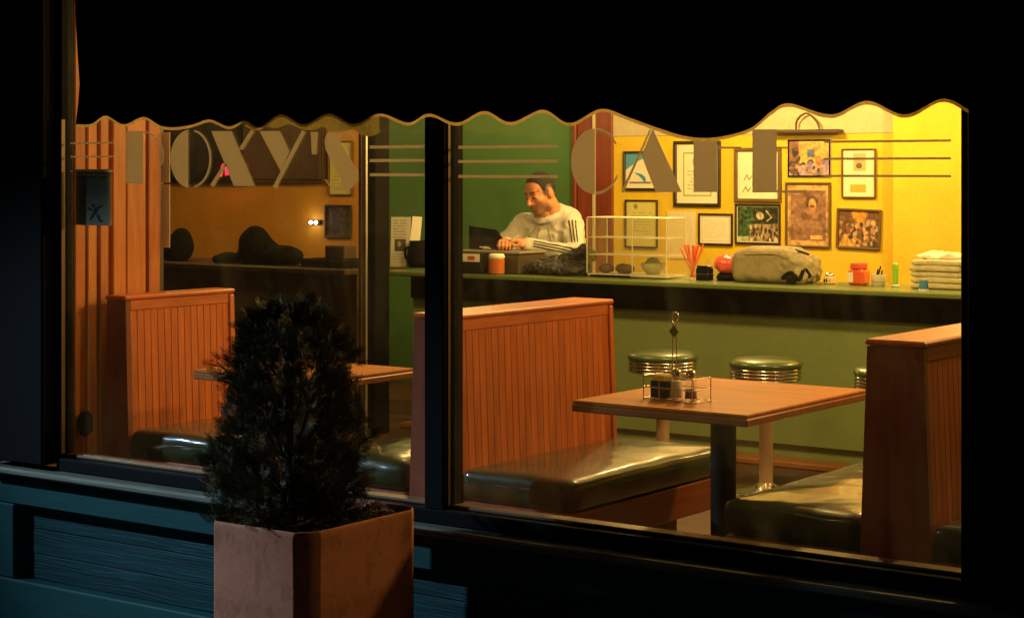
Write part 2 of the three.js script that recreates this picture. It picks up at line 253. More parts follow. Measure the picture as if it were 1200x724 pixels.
// ---------------------------------------------------------------- shopfront
const wx0 = X(78, DIST), wx1 = X(1121, DIST) + 0.038, mx = X(515, DIST) + 0.018, ySill = 0.40, yHead = 2.17;
{
  const t = thing('shopfront', 'dark painted shopfront with large two pane window and teal boarded base', 'shopfront', [-3.9, GROUND, 0]);
  const L = -6.06, R = 1.9;
  span('pilaster', L, wx0 - 0.03, 0.36, 3.6, -0.06, 0.10, M.blackPaint, t, 0.006);
  span('pilaster', wx1 + 0.03, wx1 + 0.42, 0.36, 3.6, -0.06, 0.09, M.blackPaint, t, 0.006);
  span('upper_wall', L, R, yHead + 0.06, 3.6, -0.155, 0.03, M.blackPaint, t, 0.004);
  span('side_wall', wx1 + 0.42, R, GROUND, 3.6, -0.154, 0.05, M.blackPaint, t, 0.004);
  span('side_wall', -12.3, L, GROUND, 3.6, -0.15, -0.01, M.blackPaint, t, 0.004);
  span('base_wall', L, wx1 + 0.42, GROUND, 0.30, -0.152, -0.02, M.black, t, 0.002);
  // sill ledge and the boarded base below it
  const led = span('ledge', L - 0.02, wx1 + 0.42, 0.312, 0.338, -0.02, 0.125, M.ledge, t, 0.008, 'x');
  span('apron_rail', L, wx1 + 0.42, 0.186, 0.3115, -0.02, 0.062, M.tealSmooth, t, 0.005, 'x', 3);
  span('bottom_rail', L, wx1 + 0.42, GROUND, -0.112, -0.02, 0.062, M.tealSmooth, t, 0.006, 'x', 5);
  span('stile', L, X(20, 4.84), -0.111, 0.185, -0.02, 0.06, M.tealSmooth, t, 0.006);
  for (const [a, b] of [[X(20, 4.84) + 0.001, wx1 + 0.42]]) for (let k = 0; k < 3; k++)
    span('board', a, b, -0.111 + k * 0.0986, -0.111 + (k + 1) * 0.0986 - 0.0014, -0.0195, 0.004 + 0.0015 * (k % 2), M.teal, t, 0.003, 'x', k + a);
  // window
  const w = new THREE.Group(); w.name = 'window'; t.add(w); w.position.set(3.9, -GROUND, 0);
  const add = (name, x0, x1, y0, y1, z0, z1, m, b = 0.004, g = 'y') => part(name, cbox(x1 - x0, y1 - y0, z1 - z0, b, g), m, w, (x0 + x1) / 2, (y0 + y1) / 2, (z0 + z1) / 2);
  add('jamb', wx0 - 0.03, wx0, 0.339, yHead + 0.06, -0.03, 0.03, M.blackPaint); add('jamb', wx1, wx1 + 0.03, 0.339, yHead + 0.06, -0.1, 0.06, M.black);
  add('head_rail', wx0, wx1, yHead, yHead + 0.059, -0.1, 0.058, M.black, 0.004, 'x');
  add('bottom_rail', wx0, wx1, 0.339, ySill - 0.012, -0.1, 0.055, M.blackPaint, 0.005, 'x');
  add('glazing_bead', wx0 + 0.002, mx - 0.0425, ySill - 0.0115, ySill, -0.05, 0.012, M.trim, 0.003, 'x'); add('glazing_bead', mx + 0.0425, wx1 - 0.002, ySill - 0.0115, ySill, -0.05, 0.012, M.trim, 0.003, 'x');
  add('mullion', mx - 0.04, mx + 0.04, ySill - 0.0115, yHead, -0.055, 0.055, M.blackPaint);
  add('edge_strip', mx + 0.0402, mx + 0.0445, ySill + 0.0005, yHead, 0.02, 0.034, M.trim, 0.002); add('edge_strip', wx0 + 0.0005, wx0 + 0.006, ySill + 0.0005, 1.7, 0.014, 0.034, M.trim, 0.002);
  add('pane', wx0 + 0.001, mx - 0.0405, ySill + 0.001, yHead, -0.003, -0.0029, M.glass, 0.00001); add('pane', mx + 0.0405, wx1 - 0.001, ySill + 0.001, yHead, -0.003, -0.0029, M.glass, 0.00001);
  // lettering: thin film on the outer face of the panes
  const ZL = DIST - 0.002, q = ([u, v]) => V2(X(u, ZL), Y(u, v, ZL));
  const plate = (name, polys) => part(name, merge(polys.map(p => new THREE.ExtrudeGeometry(new THREE.Shape(p.map(q)), { depth: 0.0006, bevelEnabled: false }))), M.film, w, 0, 0, 0.0012);
  const stroke = (pts, a, b = a) => {                                  // a band of that many pixels along a line
    const l = [], r = []; pts.forEach((p, i) => { const o = pts[Math.max(0, i - 1)], n = pts[Math.min(pts.length - 1, i + 1)], dx = n[0] - o[0], dy = n[1] - o[1], s = Math.hypot(dx, dy), h = (a + (b - a) * i / (pts.length - 1)) / 2; l.push([p[0] - dy / s * h, p[1] + dx / s * h]); r.unshift([p[0] + dy / s * h, p[1] - dx / s * h]); });
    return [...l, ...r];
  };
  const arc = (cx, cy, rx, ry, a0, a1, n = 22) => Array.from({ length: n + 1 }, (_, i) => { const a = (a0 + (a1 - a0) * i / n) * Math.PI / 180; return [cx + rx * Math.cos(a), cy + ry * Math.sin(a)]; });
  const rect = (a, b, c, d) => [[a, b], [c, b], [c, d], [a, d]];
  plate('letter', [rect(147, 153.5, 167, 215), stroke([...arc(167, 181, 23, 26.5, -89, 0), [189.5, 187], [187, 194]], 1.6)]);
  plate('letter', [[[219, 152], ...arc(223, 186, 24, 34.5, 262, 98), [219, 220]], stroke(arc(223, 186, 22.8, 33.4, -80, 80), 2.2)]);
  plate('letter', [[[247, 153.5], [270.5, 153.5], [298, 218], [273.5, 218]], stroke([[247.5, 218], [264, 192]], 4.5), stroke([[281.6, 175], [295.5, 153]], 4.5)]);
  plate('letter', [[[303.5, 153.5], [328, 153.5], [339.5, 178], [329, 201]], stroke([[355.5, 153.5], [321, 220]], 4.6)].map((p, i) => i ? p : [[303.5, 153.5], [327.5, 153.5], [338.6, 177.5], [328.5, 200.5]]));
  plate('apostrophe', [[[363.5, 154.5], [372, 154.5], [370.5, 181], [365, 181]]]);
  plate('letter', [[[384.6, 154.5], [397.7, 156], [398.4, 166], [409.5, 185], [418.5, 200.5], [419, 211.5], [412, 220], [404, 223], [393, 222.5], [384.6, 217], [379.8, 210], [382, 210.6], [387, 217.4], [394, 219], [399.2, 216], [399.6, 210], [390, 192], [381.4, 175.6], [379.8, 166], [381.4, 159]], stroke([[398.4, 156.6], [408, 155.5], [416, 164]], 3.2, 1.6)]);
  plate('letter', [[[697, 150.5], ...arc(697, 189, 28, 38.5, 269, 91), [697, 227.5]], stroke(arc(697.6, 189, 29, 37.4, -89, -33), 3.4, 1.6), stroke(arc(697.6, 189, 29, 37.2, 89, 26), 3.4, 1.8)]);
  plate('letter', [[[765, 150.5], [799, 225], [768.5, 225], [751.8, 182]], stroke([[763, 152], [729.5, 225]], 3.2).map(([a, b]) => [Math.min(a, 763.4 - (b - 152) * 0.36), b]), stroke([[737.5, 214], [763, 214]], 2.2)]);
  plate('letter', [rect(813, 152, 840.5, 225), rect(840.6, 151.5, 867, 154.6), rect(840.6, 171.8, 869, 174.2)]);
  plate('letter', [rect(882, 151.5, 910.5, 225.5), rect(910.6, 151.8, 957, 154.6), rect(910.6, 171.8, 926, 174.2), rect(910.6, 223, 946, 226)]);
  for (const [u0, u1, vs, th] of [[82, 131, [167.5, 183.5, 200.5], 2], [433, 499.5, [172, 188, 204.8], 3.6], [537, 653, [172, 189, 206.8], 3.6], [966, 1115, [165.4, 185.8, 206.2], 2.8]])
    vs.forEach(v => { const s = (v - 200) / (0.5 * (u0 + u1) + 2413), f = u => 200 + s * (u + 2413); plate('painted_stripe', [[[u0, f(u0) - th / 2], [u1, f(u1) - th / 2], [u1, f(u1) + th / 2], [u0, f(u0) + th / 2]]]); });
}

// ---------------------------------------------------------------- awning
{
  const ZA = 4.4, zA = DIST - ZA, yTop = 2.25, xR = X(1136, 4.4);
  const t = thing('awning', 'black canvas awning with scalloped valance above the shop window', 'awning', [-3.2, yTop, 0]);
  const px = [[89, 145.5], [107, 145], [124, 135.5], [145, 145.5], [168.5, 137], [188, 147], [204, 149], [225, 146], [246, 140], [268, 148], [287, 141.5], [304.5, 149], [329, 134], [356.5, 145.5], [385.5, 133], [415, 145], [445.5, 133], [479, 143.5], [503, 133], [536, 143.5], [568, 130], [599, 143], [637, 128.5], [668, 144], [705, 127.5], [739, 138], [767, 148], [800, 158.5], [828, 161.5], [855, 158], [882, 149], [905, 130], [926, 121], [975, 134], [1017, 118], [1061, 134], [1105, 115.5], [1136, 128]];
  const pts = px.map(([u, v]) => V2(X(u, ZA), Y(u, v, ZA))), curve = new THREE.SplineCurve(pts), fine = curve.getPoints(420);
  const leftEdge = [[88.5, 100], [93.5, 98], [91, 60], [88, 15], [88, -20]].map(([u, v]) => V2(X(u, ZA), Y(u, v, ZA)));
  const left2 = [V2(X(92, ZA), Y(92, 120, ZA)), V2(X(93.6, ZA), Y(93, 98, ZA)), V2(X(91, ZA), Y(91, 60, ZA)), V2(X(88.5, ZA), Y(88, 15, ZA)), V2(X(88, ZA), yTop)];
  const s = new THREE.Shape([...fine, V2(fine.at(-1).x, yTop), ...left2.slice().reverse()]);
  const fold = (x, y) => 0.012 * Math.sin(x * 15) * THREE.MathUtils.smoothstep(yTop - y, 0, 0.6) + 0.006 * PN.noise(x * 6, y * 4, 0.5);
  part('valance', new THREE.ExtrudeGeometry(s, { depth: 0.004, bevelEnabled: false }), M.canvas, t, 3.2, -yTop, zA);
  const slopeShape = polyGeo([[[-5.06, yTop, zA + 0.004], [xR, yTop, zA + 0.004], [xR, 2.85, 0.032], [-5.06, 2.85, 0.032]]].flatMap(p => [p, p.map(([x, y, z]) => [x, y - 0.006, z])]), 'x', 0, [-3, 2, -3]);
  part('canopy', slopeShape, M.canvas, t, 3.2, -yTop, 0);
  part('side_panel', polyGeo([[[-5.06, yTop, zA], [-5.06, 2.84, 0.033], [-5.06, yTop - 0.02, 0.033]]], 'y', 0, [-4, 2, 0.2]), M.canvas, t, 3.2, -yTop, 0);
  part('front_bar', rod(V3(-5.05, 0, 0), V3(xR, 0, 0), 0.012), M.black, t, 3.2, -0.02, zA - 0.016);
  for (const x of [-5.04, -3.2, xR - 0.02]) part('arm', rod(V3(x, 0, zA - 0.016), V3(x, 0, 0.03), 0.009), M.black, t, 3.2, -0.03, 0);
  const ribbon = []; for (let i = 0; i + 1 < fine.length; i++) { const [a, b] = [fine[i], fine[i + 1]], w = p => 0.0095 + 0.002 * PN.noise(p.x * 30, 0.3, 7); ribbon.push([[a.x, a.y + 0.001, 0], [b.x, b.y + 0.001, 0], [b.x, b.y - w(b), 0], [a.x, a.y - w(a), 0]]); }
  part('hem', polyGeo(ribbon, 'x', 0, [0, 0, -50]), M.hem, t, 3.2, -yTop, zA + 0.002);
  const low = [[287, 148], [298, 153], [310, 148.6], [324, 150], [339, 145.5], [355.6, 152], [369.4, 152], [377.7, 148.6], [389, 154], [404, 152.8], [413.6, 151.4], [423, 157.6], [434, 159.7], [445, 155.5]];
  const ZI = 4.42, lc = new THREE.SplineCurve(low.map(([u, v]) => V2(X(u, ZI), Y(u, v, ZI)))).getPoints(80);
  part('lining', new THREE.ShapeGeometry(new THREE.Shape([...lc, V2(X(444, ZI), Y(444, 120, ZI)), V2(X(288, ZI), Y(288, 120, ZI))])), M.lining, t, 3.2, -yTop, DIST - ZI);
}
// ---------------------------------------------------------------- booths
function trapezoid(top, bottom, y0, y1, th, grain = 'y') {           // upright board, narrower at its top
  const f = z => [[-bottom, y0, z], [bottom, y0, z], [top, y1, z], [-top, y1, z]], a = f(-th / 2), b = f(th / 2);
  return polyGeo([a, b, ...[0, 1, 2, 3].map(i => [a[i], a[(i + 1) % 4], b[(i + 1) % 4], b[i]])], grain, 0, [0, (y0 + y1) / 2, 0]);
}
const plankGeo = {};
function plank(w, h, off) { const k = `${w.toFixed(4)}_${h.toFixed(3)}_${off}`; return plankGeo[k] ??= cbox(0.012, h, w, 0.0016, 'y', off); }
function bench(label, xc, zN, zF, sides, topHalf = 0.085, botHalf = 0.122, group) {
  const t = thing('booth_bench', label, 'booth bench', [xc, 0, (zN + zF) / 2], group), len = zN - zF, hz = len / 2, top = 1.0;
  const tilt = Math.atan2(botHalf - topHalf, 0.98), face = y => topHalf + (botHalf - topHalf) * (top - y) / 0.98;
  part('end_panel', trapezoid(topHalf + 0.004, botHalf + 0.004, 0.0, 0.985, 0.022), M.boothDark, t, 0, 0, hz - 0.011);
  part('end_panel', trapezoid(topHalf + 0.004, botHalf + 0.004, 0.0, 0.985, 0.022), M.boothDark, t, 0, 0, -hz + 0.011);
  part('core', trapezoid(topHalf - 0.02, botHalf - 0.02, 0.0, 0.98, len - 0.046), M.walnut, t);
  part('cap', cbox(2 * topHalf + 0.02, 0.018, len + 0.014, 0.006, 'z'), M.booth, t, 0, top - 0.004, 0);
  for (const s of [-1, 1]) {
    const open = sides.includes(s), y0 = open ? 0.42 : 0.02, y1 = 0.945, n = Math.round((len - 0.05) / 0.037), w = (len - 0.05) / n;
    for (let k = 0; k < n; k++) { const m = [M.booth, M.booth2, M.booth3, M.booth][(k * 7 + (s > 0 ? 1 : 2)) % 4];
      part('plank', plank(w - 0.0012, y1 - y0, k % 5), m, t, s * (face((y0 + y1) / 2) - 0.006), (y0 + y1) / 2, hz - 0.025 - (k + 0.5) * w, 0, 0, s * tilt); }
    part('top_rail', cbox(0.016, 0.042, len - 0.05, 0.003, 'z'), M.booth, t, s * (face(0.966) - 0.006), 0.9665, 0, 0, 0, s * tilt);
    part('corner_trim', cbox(0.02, 0.95, 0.03, 0.004), M.booth2, t, s * (face(0.5) - 0.001), 0.505, -hz + 0.012, 0, 0, s * tilt);
    if (!open) continue;
    const inner = face(0.42) + 0.004, outer = inner + 0.472, xm = s * (inner + outer) / 2, w2 = outer - inner;
    part('seat_base', cbox(w2 - 0.02, 0.115, len - 0.012, 0.004, 'z'), M.boothDark, t, xm, 0.3125, 0);
    part('plinth', cbox(w2 - 0.16, 0.254, len - 0.2, 0.004, 'z'), M.walnut, t, xm - s * 0.06, 0.127, 0);
    const pad = part('seat_cushion', cushion(w2, 0.108, len + 0.006, 0.034, 0.014, 0.003), M.vinyl, t, xm, 0.371, 0);
    const a = w2 / 2 - 0.004, b = len / 2 - 0.001, loop = []; for (let k = 0; k < 40; k++) { const q = k / 40 * 2 * Math.PI, c = Math.cos(q), e = Math.sin(q), f = (v, p) => Math.sign(v) * Math.abs(v) ** p; loop.push(V3(a * f(c, 0.22), 0.068 + 0.003 * Math.sin(k * 2.3), b * f(e, 0.22))); }
    part('piping', tube(loop, 0.0045, 120, 6, true), M.piping, pad);
  }
  return t;
}
bench('double sided booth bench behind the window mullion, facing the table with the condiment caddy', -4.03, -0.2, -1.19, [1]);
bench('double sided booth bench with dark end panel by the outer window jamb', -2.313, -0.2, -1.19, [-1, 1]);
bench('short booth bench standing against the pine board wall', -5.64, -0.2, -0.80, [1], 0.05, 0.08);
{ // the short seat on the back of the middle bench
  const t = thing('vinyl_settee', 'short green vinyl booth settee partly hidden by the potted shrub', 'settee', [-4.37, 0, -0.5]);
  part('seat_base', cbox(0.40, 0.115, 0.58, 0.004, 'z'), M.boothDark, t, 0, 0.3125, 0);
  part('plinth', cbox(0.3, 0.254, 0.44, 0.004, 'z'), M.walnut, t, 0.03, 0.127, 0);
  part('seat_cushion', cushion(0.42, 0.105, 0.6, 0.042, 0.022, 0.006), M.vinyl, t, 0, 0.371, 0);
}
function table(label, x0, x1, z0, z1) {
  const w = x1 - x0, d = z1 - z0, t = thing('booth_table', label, 'table', [(x0 + x1) / 2, 0, (z0 + z1) / 2], 'booth tables');
  const top = part('table_top', cbox(w - 0.006, 0.012, d - 0.006, 0.003, 'x'), M.tableTop, t, 0, 0.744, 0);
  part('edge_band', cbox(w, 0.024, d, 0.004, 'x'), M.tableEdge, top, 0, -0.0185, 0);
  part('column', new THREE.CylinderGeometry(0.043, 0.043, 0.66, 24), M.black, t, 0, 0.375, 0);
  part('top_plate', cbox(0.3, 0.014, 0.3, 0.003), M.black, t, 0, 0.704, 0);
  part('foot', cbox(Math.min(0.5, w), 0.045, 0.07, 0.01), M.black, t, 0, 0.0225, 0); part('foot', cbox(0.07, 0.044, Math.min(0.55, d), 0.01), M.black, t, 0, 0.0222, 0);
}
table('larger wooden booth table holding the wire condiment caddy', -3.447, -2.795, DIST - 5.92, DIST - 5.065);
table('smaller wooden booth table behind the potted shrub', -5.14, -4.49, DIST - 5.54, DIST - 5.01);

// ---------------------------------------------------------------- pine board wing wall by the window edge
{
  const xw = -5.765, t = thing('pine_partition', 'short partition of upright orange pine boards at the window edge', 'partition', [xw, 0, -0.32]);
  span('post', xw - 0.10, xw - 0.028, 0, 2.7, -0.60, -0.10, M.walnut, t, 0.002);
  for (const [a, b, pr, m] of [[4.975, 5.03, 0.004, M.pine2], [5.034, 5.082, 0.012, M.pine], [5.094, 5.14, 0.016, M.pine2], [5.168, 5.238, 0.01, M.pine], [5.24, 5.345, 0.011, M.pine], [5.357, 5.422, 0.013, M.pine2]])
    span('board', xw - 0.027, xw + pr, 0, 2.7, DIST - b, DIST - a, m, t, 0.004, 'y', a * 7 % 5);
}
// ---------------------------------------------------------------- counter
const CT = 0.92, CF = 8.36, CB = 8.92, CX0 = X(449, CF), CX1 = 1.6;
{
  const t = thing('counter', 'long green topped lunch counter with green panelled front', 'counter', [(CX0 + CX1) / 2, 0, DIST - 8.7]);
  span('counter_top', CX0, CX1, CT - 0.027, CT, DIST - CB, DIST - CF, M.greenTop, t, 0.006, 'x');
  span('front_panel', CX0 + 0.05, CX1, 0.1, CT - 0.028, DIST - 8.64, DIST - 8.57, M.greenPanel, t, 0.003, 'x');
  span('kick_board', CX0 + 0.05, CX1, 0.0, 0.099, DIST - 8.64, DIST - 8.60, M.greenPanel, t, 0.003, 'x', 2);
  span('foot_rest', CX0 + 0.05, CX1, 0.001, 0.034, DIST - 8.598, DIST - 8.45, M.tableEdge, t, 0.006, 'x', 2);
  span('apron', CX0 + 0.05, CX1, CT - 0.165, CT - 0.0285, DIST - 8.568, DIST - 8.548, M.apron, t, 0.003, 'x', 1);
}
{
  const t = thing('back_counter', 'unlit dark wooden counter in the dim end of the room', 'counter', [-9.4, 0, DIST - 8.7]);
  span('counter_top', -12.1, CX0 - 0.3, CT - 0.04, CT - 0.005, DIST - 8.95, DIST - CF, M.walnut, t, 0.006, 'x');
  span('front_panel', -12.1, CX0 - 0.32, 0.0, CT - 0.041, DIST - 8.64, DIST - 8.5, M.walnut, t, 0.004, 'x');
  for (const x of [-11.2, -10.3, -9.4, -8.5]) span('batten', x, x + 0.05, 0.05, CT - 0.06, DIST - 8.499, DIST - 8.485, M.walnut, t, 0.003);
}
{ // dark post and steel pole where the two counters meet
  const x = X(438, 8.2), t = thing('post', 'dark square post where the green counter ends', 'post', [x, 0, DIST - 8.2]);
  part('shaft', cbox(0.13, 2.7, 0.13, 0.006), M.softBlack, t, 0, 1.35, 0); part('trim_strip', cbox(0.02, 2.68, 0.02, 0.003), M.walnut, t, -0.03, 1.345, 0.0755);
  const p = thing('steel_pole', 'slim steel pole in front of the dark post', 'pole', [X(428.5, 8.0), 0, DIST - 8.0]);
  part('tube', new THREE.CylinderGeometry(0.011, 0.011, 2.69, 14), M.steel, p, 0, 1.345, 0); part('base', lathe([[0.001, 0.012], [0.04, 0.01], [0.045, 0]], 20), M.steel, p);
}
// ---------------------------------------------------------------- stools
function stool(label, x, z, h, name = 'counter_stool') {
  const t = thing(name, label, 'stool', [x, 0, z], 'stools along the counter');
  part('seat_pad', lathe([[0.166, h - 0.03], [0.172, h - 0.018], [0.166, h - 0.004], [0.14, h + 0.008], [0.08, h + 0.015], [0.0005, h + 0.017]], 40), M.seatVinyl, t);
  const ring = [[0.001, h - 0.1], [0.10, h - 0.1], [0.146, h - 0.094]]; for (let k = 0; k < 4; k++) { const y = h - 0.09 + k * 0.0155; ring.push([0.160, y], [0.168, y + 0.004], [0.168, y + 0.009], [0.160, y + 0.0135]); } ring.push([0.164, h - 0.028]);
  part('chrome_band', lathe(ring, 44), M.chrome, t);
  part('column', lathe([[0.032, 0.03], [0.032, h - 0.16], [0.05, h - 0.12], [0.05, h - 0.1]], 24), M.tan, t);
  part('collar', lathe([[0.033, h - 0.2], [0.042, h - 0.19], [0.042, h - 0.17], [0.033, h - 0.16]], 24), M.chrome, t);
  part('base_flange', lathe([[0.16, 0], [0.15, 0.012], [0.07, 0.024], [0.04, 0.045], [0.033, 0.05]], 32), M.chrome, t);
  return t;
}
stool('green padded chrome stool behind the condiment caddy', X(777, 7.75), DIST - 7.75, 0.617);
stool('green padded chrome stool standing past the table corner in front of the counter', X(898, 7.75), DIST - 7.75, 0.617);
stool('green padded chrome stool mostly hidden by the booth bench end', X(1046, 7.75), DIST - 7.75, 0.617);

// ---------------------------------------------------------------- wall trim by the yellow wall
{
  const t = thing('wood_door_trim', 'dark red board panelling beside the yellow wall', 'panelling', [(xG1 + xY0) / 2, 0, zB - 0.05]);
  const edges = [[673, 677.5, 0.03, M.redwood], [678, 696, 0.012, M.redwood], [699.6, 719, 0.016, M.redwood]];
  edges.forEach(([a, b, pr, m], k) => span('board', X(a, WB), X(b, WB), 0, 2.7, zB - 0.15, zB + pr, m, t, 0.004, 'y', k));
  span('white_strip', X(696.4, WB), X(699.2, WB), 0.5, 2.7, zB - 0.14, zB + 0.024, M.cream, t, 0.002);
}
{
  const y = Y(940, 157, WB), t = thing('wall_shelf', 'narrow brown wall shelf with wire hoop above the framed pictures', 'shelf', [X(950, WB), y, zB]);
  part('board', cbox(X(991, WB) - X(912, WB), 0.022, 0.09, 0.004, 'x'), M.walnut, t, 0, 0.014, 0.055);
  part('hoop', tube([V3(-0.07, 0.025, 0.05), V3(-0.065, 0.08, 0.05), V3(0, 0.125, 0.05), V3(0.07, 0.07, 0.05), V3(0.09, 0.025, 0.05)], 0.006, 30, 6), M.walnut, t);
}

// ---------------------------------------------------------------- pictures
function print(w, h, draw) { const c = document.createElement('canvas'); c.width = w; c.height = h; const g = c.getContext('2d'); draw(g, w, h); const t = new THREE.CanvasTexture(c); t.colorSpace = THREE.SRGBColorSpace; return new THREE.MeshStandardMaterial({ map: t, roughness: 0.6 }); }
const fill = (g, c, x, y, w, h) => { g.fillStyle = c; g.fillRect(x, y, w, h); };
const textLines = (g, w, y0, y1, n, c, m = 0.16) => { g.fillStyle = c; for (let k = 0; k < n; k++) { const y = y0 + (y1 - y0) * k / n; let x = w * m; while (x < w * (1 - m)) { const l = rr(0.03, 0.1) * w; if (x + l < w * (1 - m) && rnd() > 0.12) g.fillRect(x, y, l, Math.max(1, (y1 - y0) / n * 0.35)); x += l + w * 0.02; } } };
const blob = (g, c, x, y, rx, ry, a = 0) => { g.fillStyle = c; g.beginPath(); g.ellipse(x, y, rx, ry, a, 0, 7); g.fill(); };
const ART = {
  waves: (g, w, h) => { fill(g, '#e9e4cf', 0, 0, w, h); g.fillStyle = '#4f9dc6'; g.beginPath(); g.moveTo(0, 0); g.lineTo(w, 0); g.quadraticCurveTo(w * 0.5, h * 0.1, 0, h * 0.48); g.fill(); g.fillStyle = '#3d93c4'; g.beginPath(); g.moveTo(w * 0.25, h * 0.55); g.quadraticCurveTo(w * 0.75, h * 0.6, w * 0.6, h * 0.9); g.quadraticCurveTo(w * 0.55, h * 0.7, w * 0.25, h * 0.55); g.fill(); },
  certificate: (g, w, h) => { fill(g, '#d9cd78', 0, 0, w, h); blob(g, '#9a8a4a', w * 0.3, h * 0.12, w * 0.07, w * 0.07); textLines(g, w, h * 0.25, h * 0.85, 9, '#b3a258'); },
  diploma: (g, w, h) => { fill(g, '#efe7c6', 0, 0, w, h); g.strokeStyle = '#8d8a4c'; g.lineWidth = 2; g.strokeRect(w * 0.17, h * 0.15, w * 0.66, h * 0.72); blob(g, '#b59a5a', w / 2, h * 0.3, w * 0.12, w * 0.12); textLines(g, w, h * 0.45, h * 0.8, 6, '#b9ad85', 0.26); },
  sheet: (g, w, h) => { fill(g, '#e2d5ae', 0, 0, w, h); textLines(g, w, h * 0.12, h * 0.9, 15, '#c5b78e', 0.1); },
  licence: (g, w, h) => { fill(g, '#efe6cc', 0, 0, w, h); g.strokeStyle = '#b7a276'; g.strokeRect(w * 0.06, h * 0.08, w * 0.88, h * 0.84); textLines(g, w, h * 0.2, h * 0.85, 8, '#cdbf98', 0.14); },
  note: (g, w, h) => { fill(g, '#efe8cc', 0, 0, w, h); g.strokeStyle = '#6b6a3c'; g.lineWidth = 2.2; g.beginPath(); for (const [x, y] of [[0.15, 0.5], [0.12, 0.75], [0.4, 0.48], [0.5, 0.72]]) { g.moveTo(w * x, h * (y + 0.12)); g.lineTo(w * (x + 0.08), h * y); g.lineTo(w * (x + 0.13), h * (y + 0.1)); g.lineTo(w * (x + 0.2), h * (y + 0.02)); } g.stroke(); },
  greenPhoto: (g, w, h) => { fill(g, '#2f5b2c', 0, 0, w, h); for (let k = 0; k < 90; k++) blob(g, ['#214a24', '#3c7038', '#18301a'][k % 3], rr(0, w), rr(0, h * 0.5), 5, 4); fill(g, '#151d12', w * 0.38, h * 0.05, w * 0.62, h * 0.42); blob(g, '#d9d2b8', w * 0.56, h * 0.26, w * 0.1, h * 0.11, 0.5); g.strokeStyle = '#cdbfa0'; g.lineWidth = w * 0.035; g.beginPath(); g.moveTo(w * 0.7, h * 0.1); g.lineTo(w * 0.84, h * 0.3); g.lineTo(w * 0.72, h * 0.42); g.stroke(); fill(g, '#a9946f', w * 0.3, h * 0.5, w * 0.7, h * 0.5); for (let k = 0; k < 60; k++) blob(g, ['#2a2018', '#d5c9ae', '#6b4d38'][k % 3], rr(w * 0.32, w), rr(h * 0.55, h), 3, 6); fill(g, '#c5cbb0', 0, h * 0.86, w * 0.28, h * 0.14); },
  crowdPaint: (g, w, h) => { fill(g, '#e7b45d', 0, 0, w, h); fill(g, '#8a5a42', 0, 0, w * 0.25, h); fill(g, '#4a68b0', w * 0.46, h * 0.24, w * 0.17, h * 0.22); for (let k = 0; k < 70; k++) blob(g, ['#8a78a8', '#b69fb4', '#5d4a52', '#d8a6a0', '#3a2f36', '#a4848c'][k % 6], rr(0, w), h * (0.45 + 0.55 * Math.sqrt(rnd())), rr(4, 11), rr(5, 13), rr(0, 3)); blob(g, '#3a2a2a', w * 0.15, h * 0.32, 9, 12); blob(g, '#d98a5a', w * 0.75, h * 0.6, 9, 16); },
  portrait: (g, w, h) => { fill(g, '#dcae72', 0, 0, w, h); fill(g, '#8f6450', w * 0.08, h * 0.1, w * 0.84, h * 0.82); for (let k = 0; k < 60; k++) { g.globalAlpha = 0.35; blob(g, ['#9c7360', '#7a4f40', '#a87f63'][k % 3], rr(w * 0.1, w * 0.9), rr(h * 0.12, h * 0.9), 16, 5); } g.globalAlpha = 1; blob(g, '#4e3428', w * 0.58, h * 0.29, w * 0.15, h * 0.11); blob(g, '#e2a366', w * 0.6, h * 0.33, w * 0.1, h * 0.095); blob(g, '#5c3a2a', w * 0.6, h * 0.36, 5, 2); fill(g, '#c98e63', w * 0.52, h * 0.42, w * 0.16, h * 0.07); textLines(g, w, h * 0.52, h * 0.8, 9, '#b98a66', 0.14); fill(g, '#e0b56c', w * 0.55, h * 0.83, w * 0.3, h * 0.07); },
  smallPicture: (g, w, h) => { fill(g, '#f1e6c4', 0, 0, w, h); fill(g, '#cfae78', w * 0.32, h * 0.07, w * 0.4, h * 0.38); blob(g, '#6a5a34', w * 0.5, h * 0.34, w * 0.1, h * 0.06); g.strokeStyle = '#6f5f35'; g.beginPath(); for (const d of [-0.14, 0, 0.14]) { g.moveTo(w * 0.5, h * 0.33); g.lineTo(w * (0.5 + d), h * 0.17); } g.stroke(); textLines(g, w, h * 0.5, h * 0.66, 3, '#d5c79c'); fill(g, '#d9a92e', w * 0.22, h * 0.74, w * 0.5, h * 0.17); },
  crowdPhoto: (g, w, h) => { fill(g, '#6d4526', 0, 0, w, h); g.fillStyle = '#e2982e'; g.beginPath(); g.moveTo(w * 0.3, 0); g.lineTo(w * 0.72, 0); g.lineTo(w * 0.6, h * 0.5); g.lineTo(w * 0.42, h * 0.5); g.fill(); for (let k = 0; k < 130; k++) blob(g, ['#3a2417', '#c98a4e', '#8f5a32', '#e0b078', '#54402e', '#b8a088'][k % 6], rr(0, w), h * (0.3 + 0.7 * rnd()), rr(3, 7), rr(3, 8)); g.fillStyle = '#d9a540'; g.beginPath(); g.moveTo(0, h); g.lineTo(w * 0.15, h * 0.62); g.lineTo(w * 0.4, h); g.fill(); },
  darkPhoto: (g, w, h) => { fill(g, '#2a1b10', 0, 0, w, h); for (let k = 0; k < 40; k++) blob(g, ['#3d2917', '#1b120b', '#4c3520'][k % 3], rr(0, w), rr(0, h), 8, 10); },
};
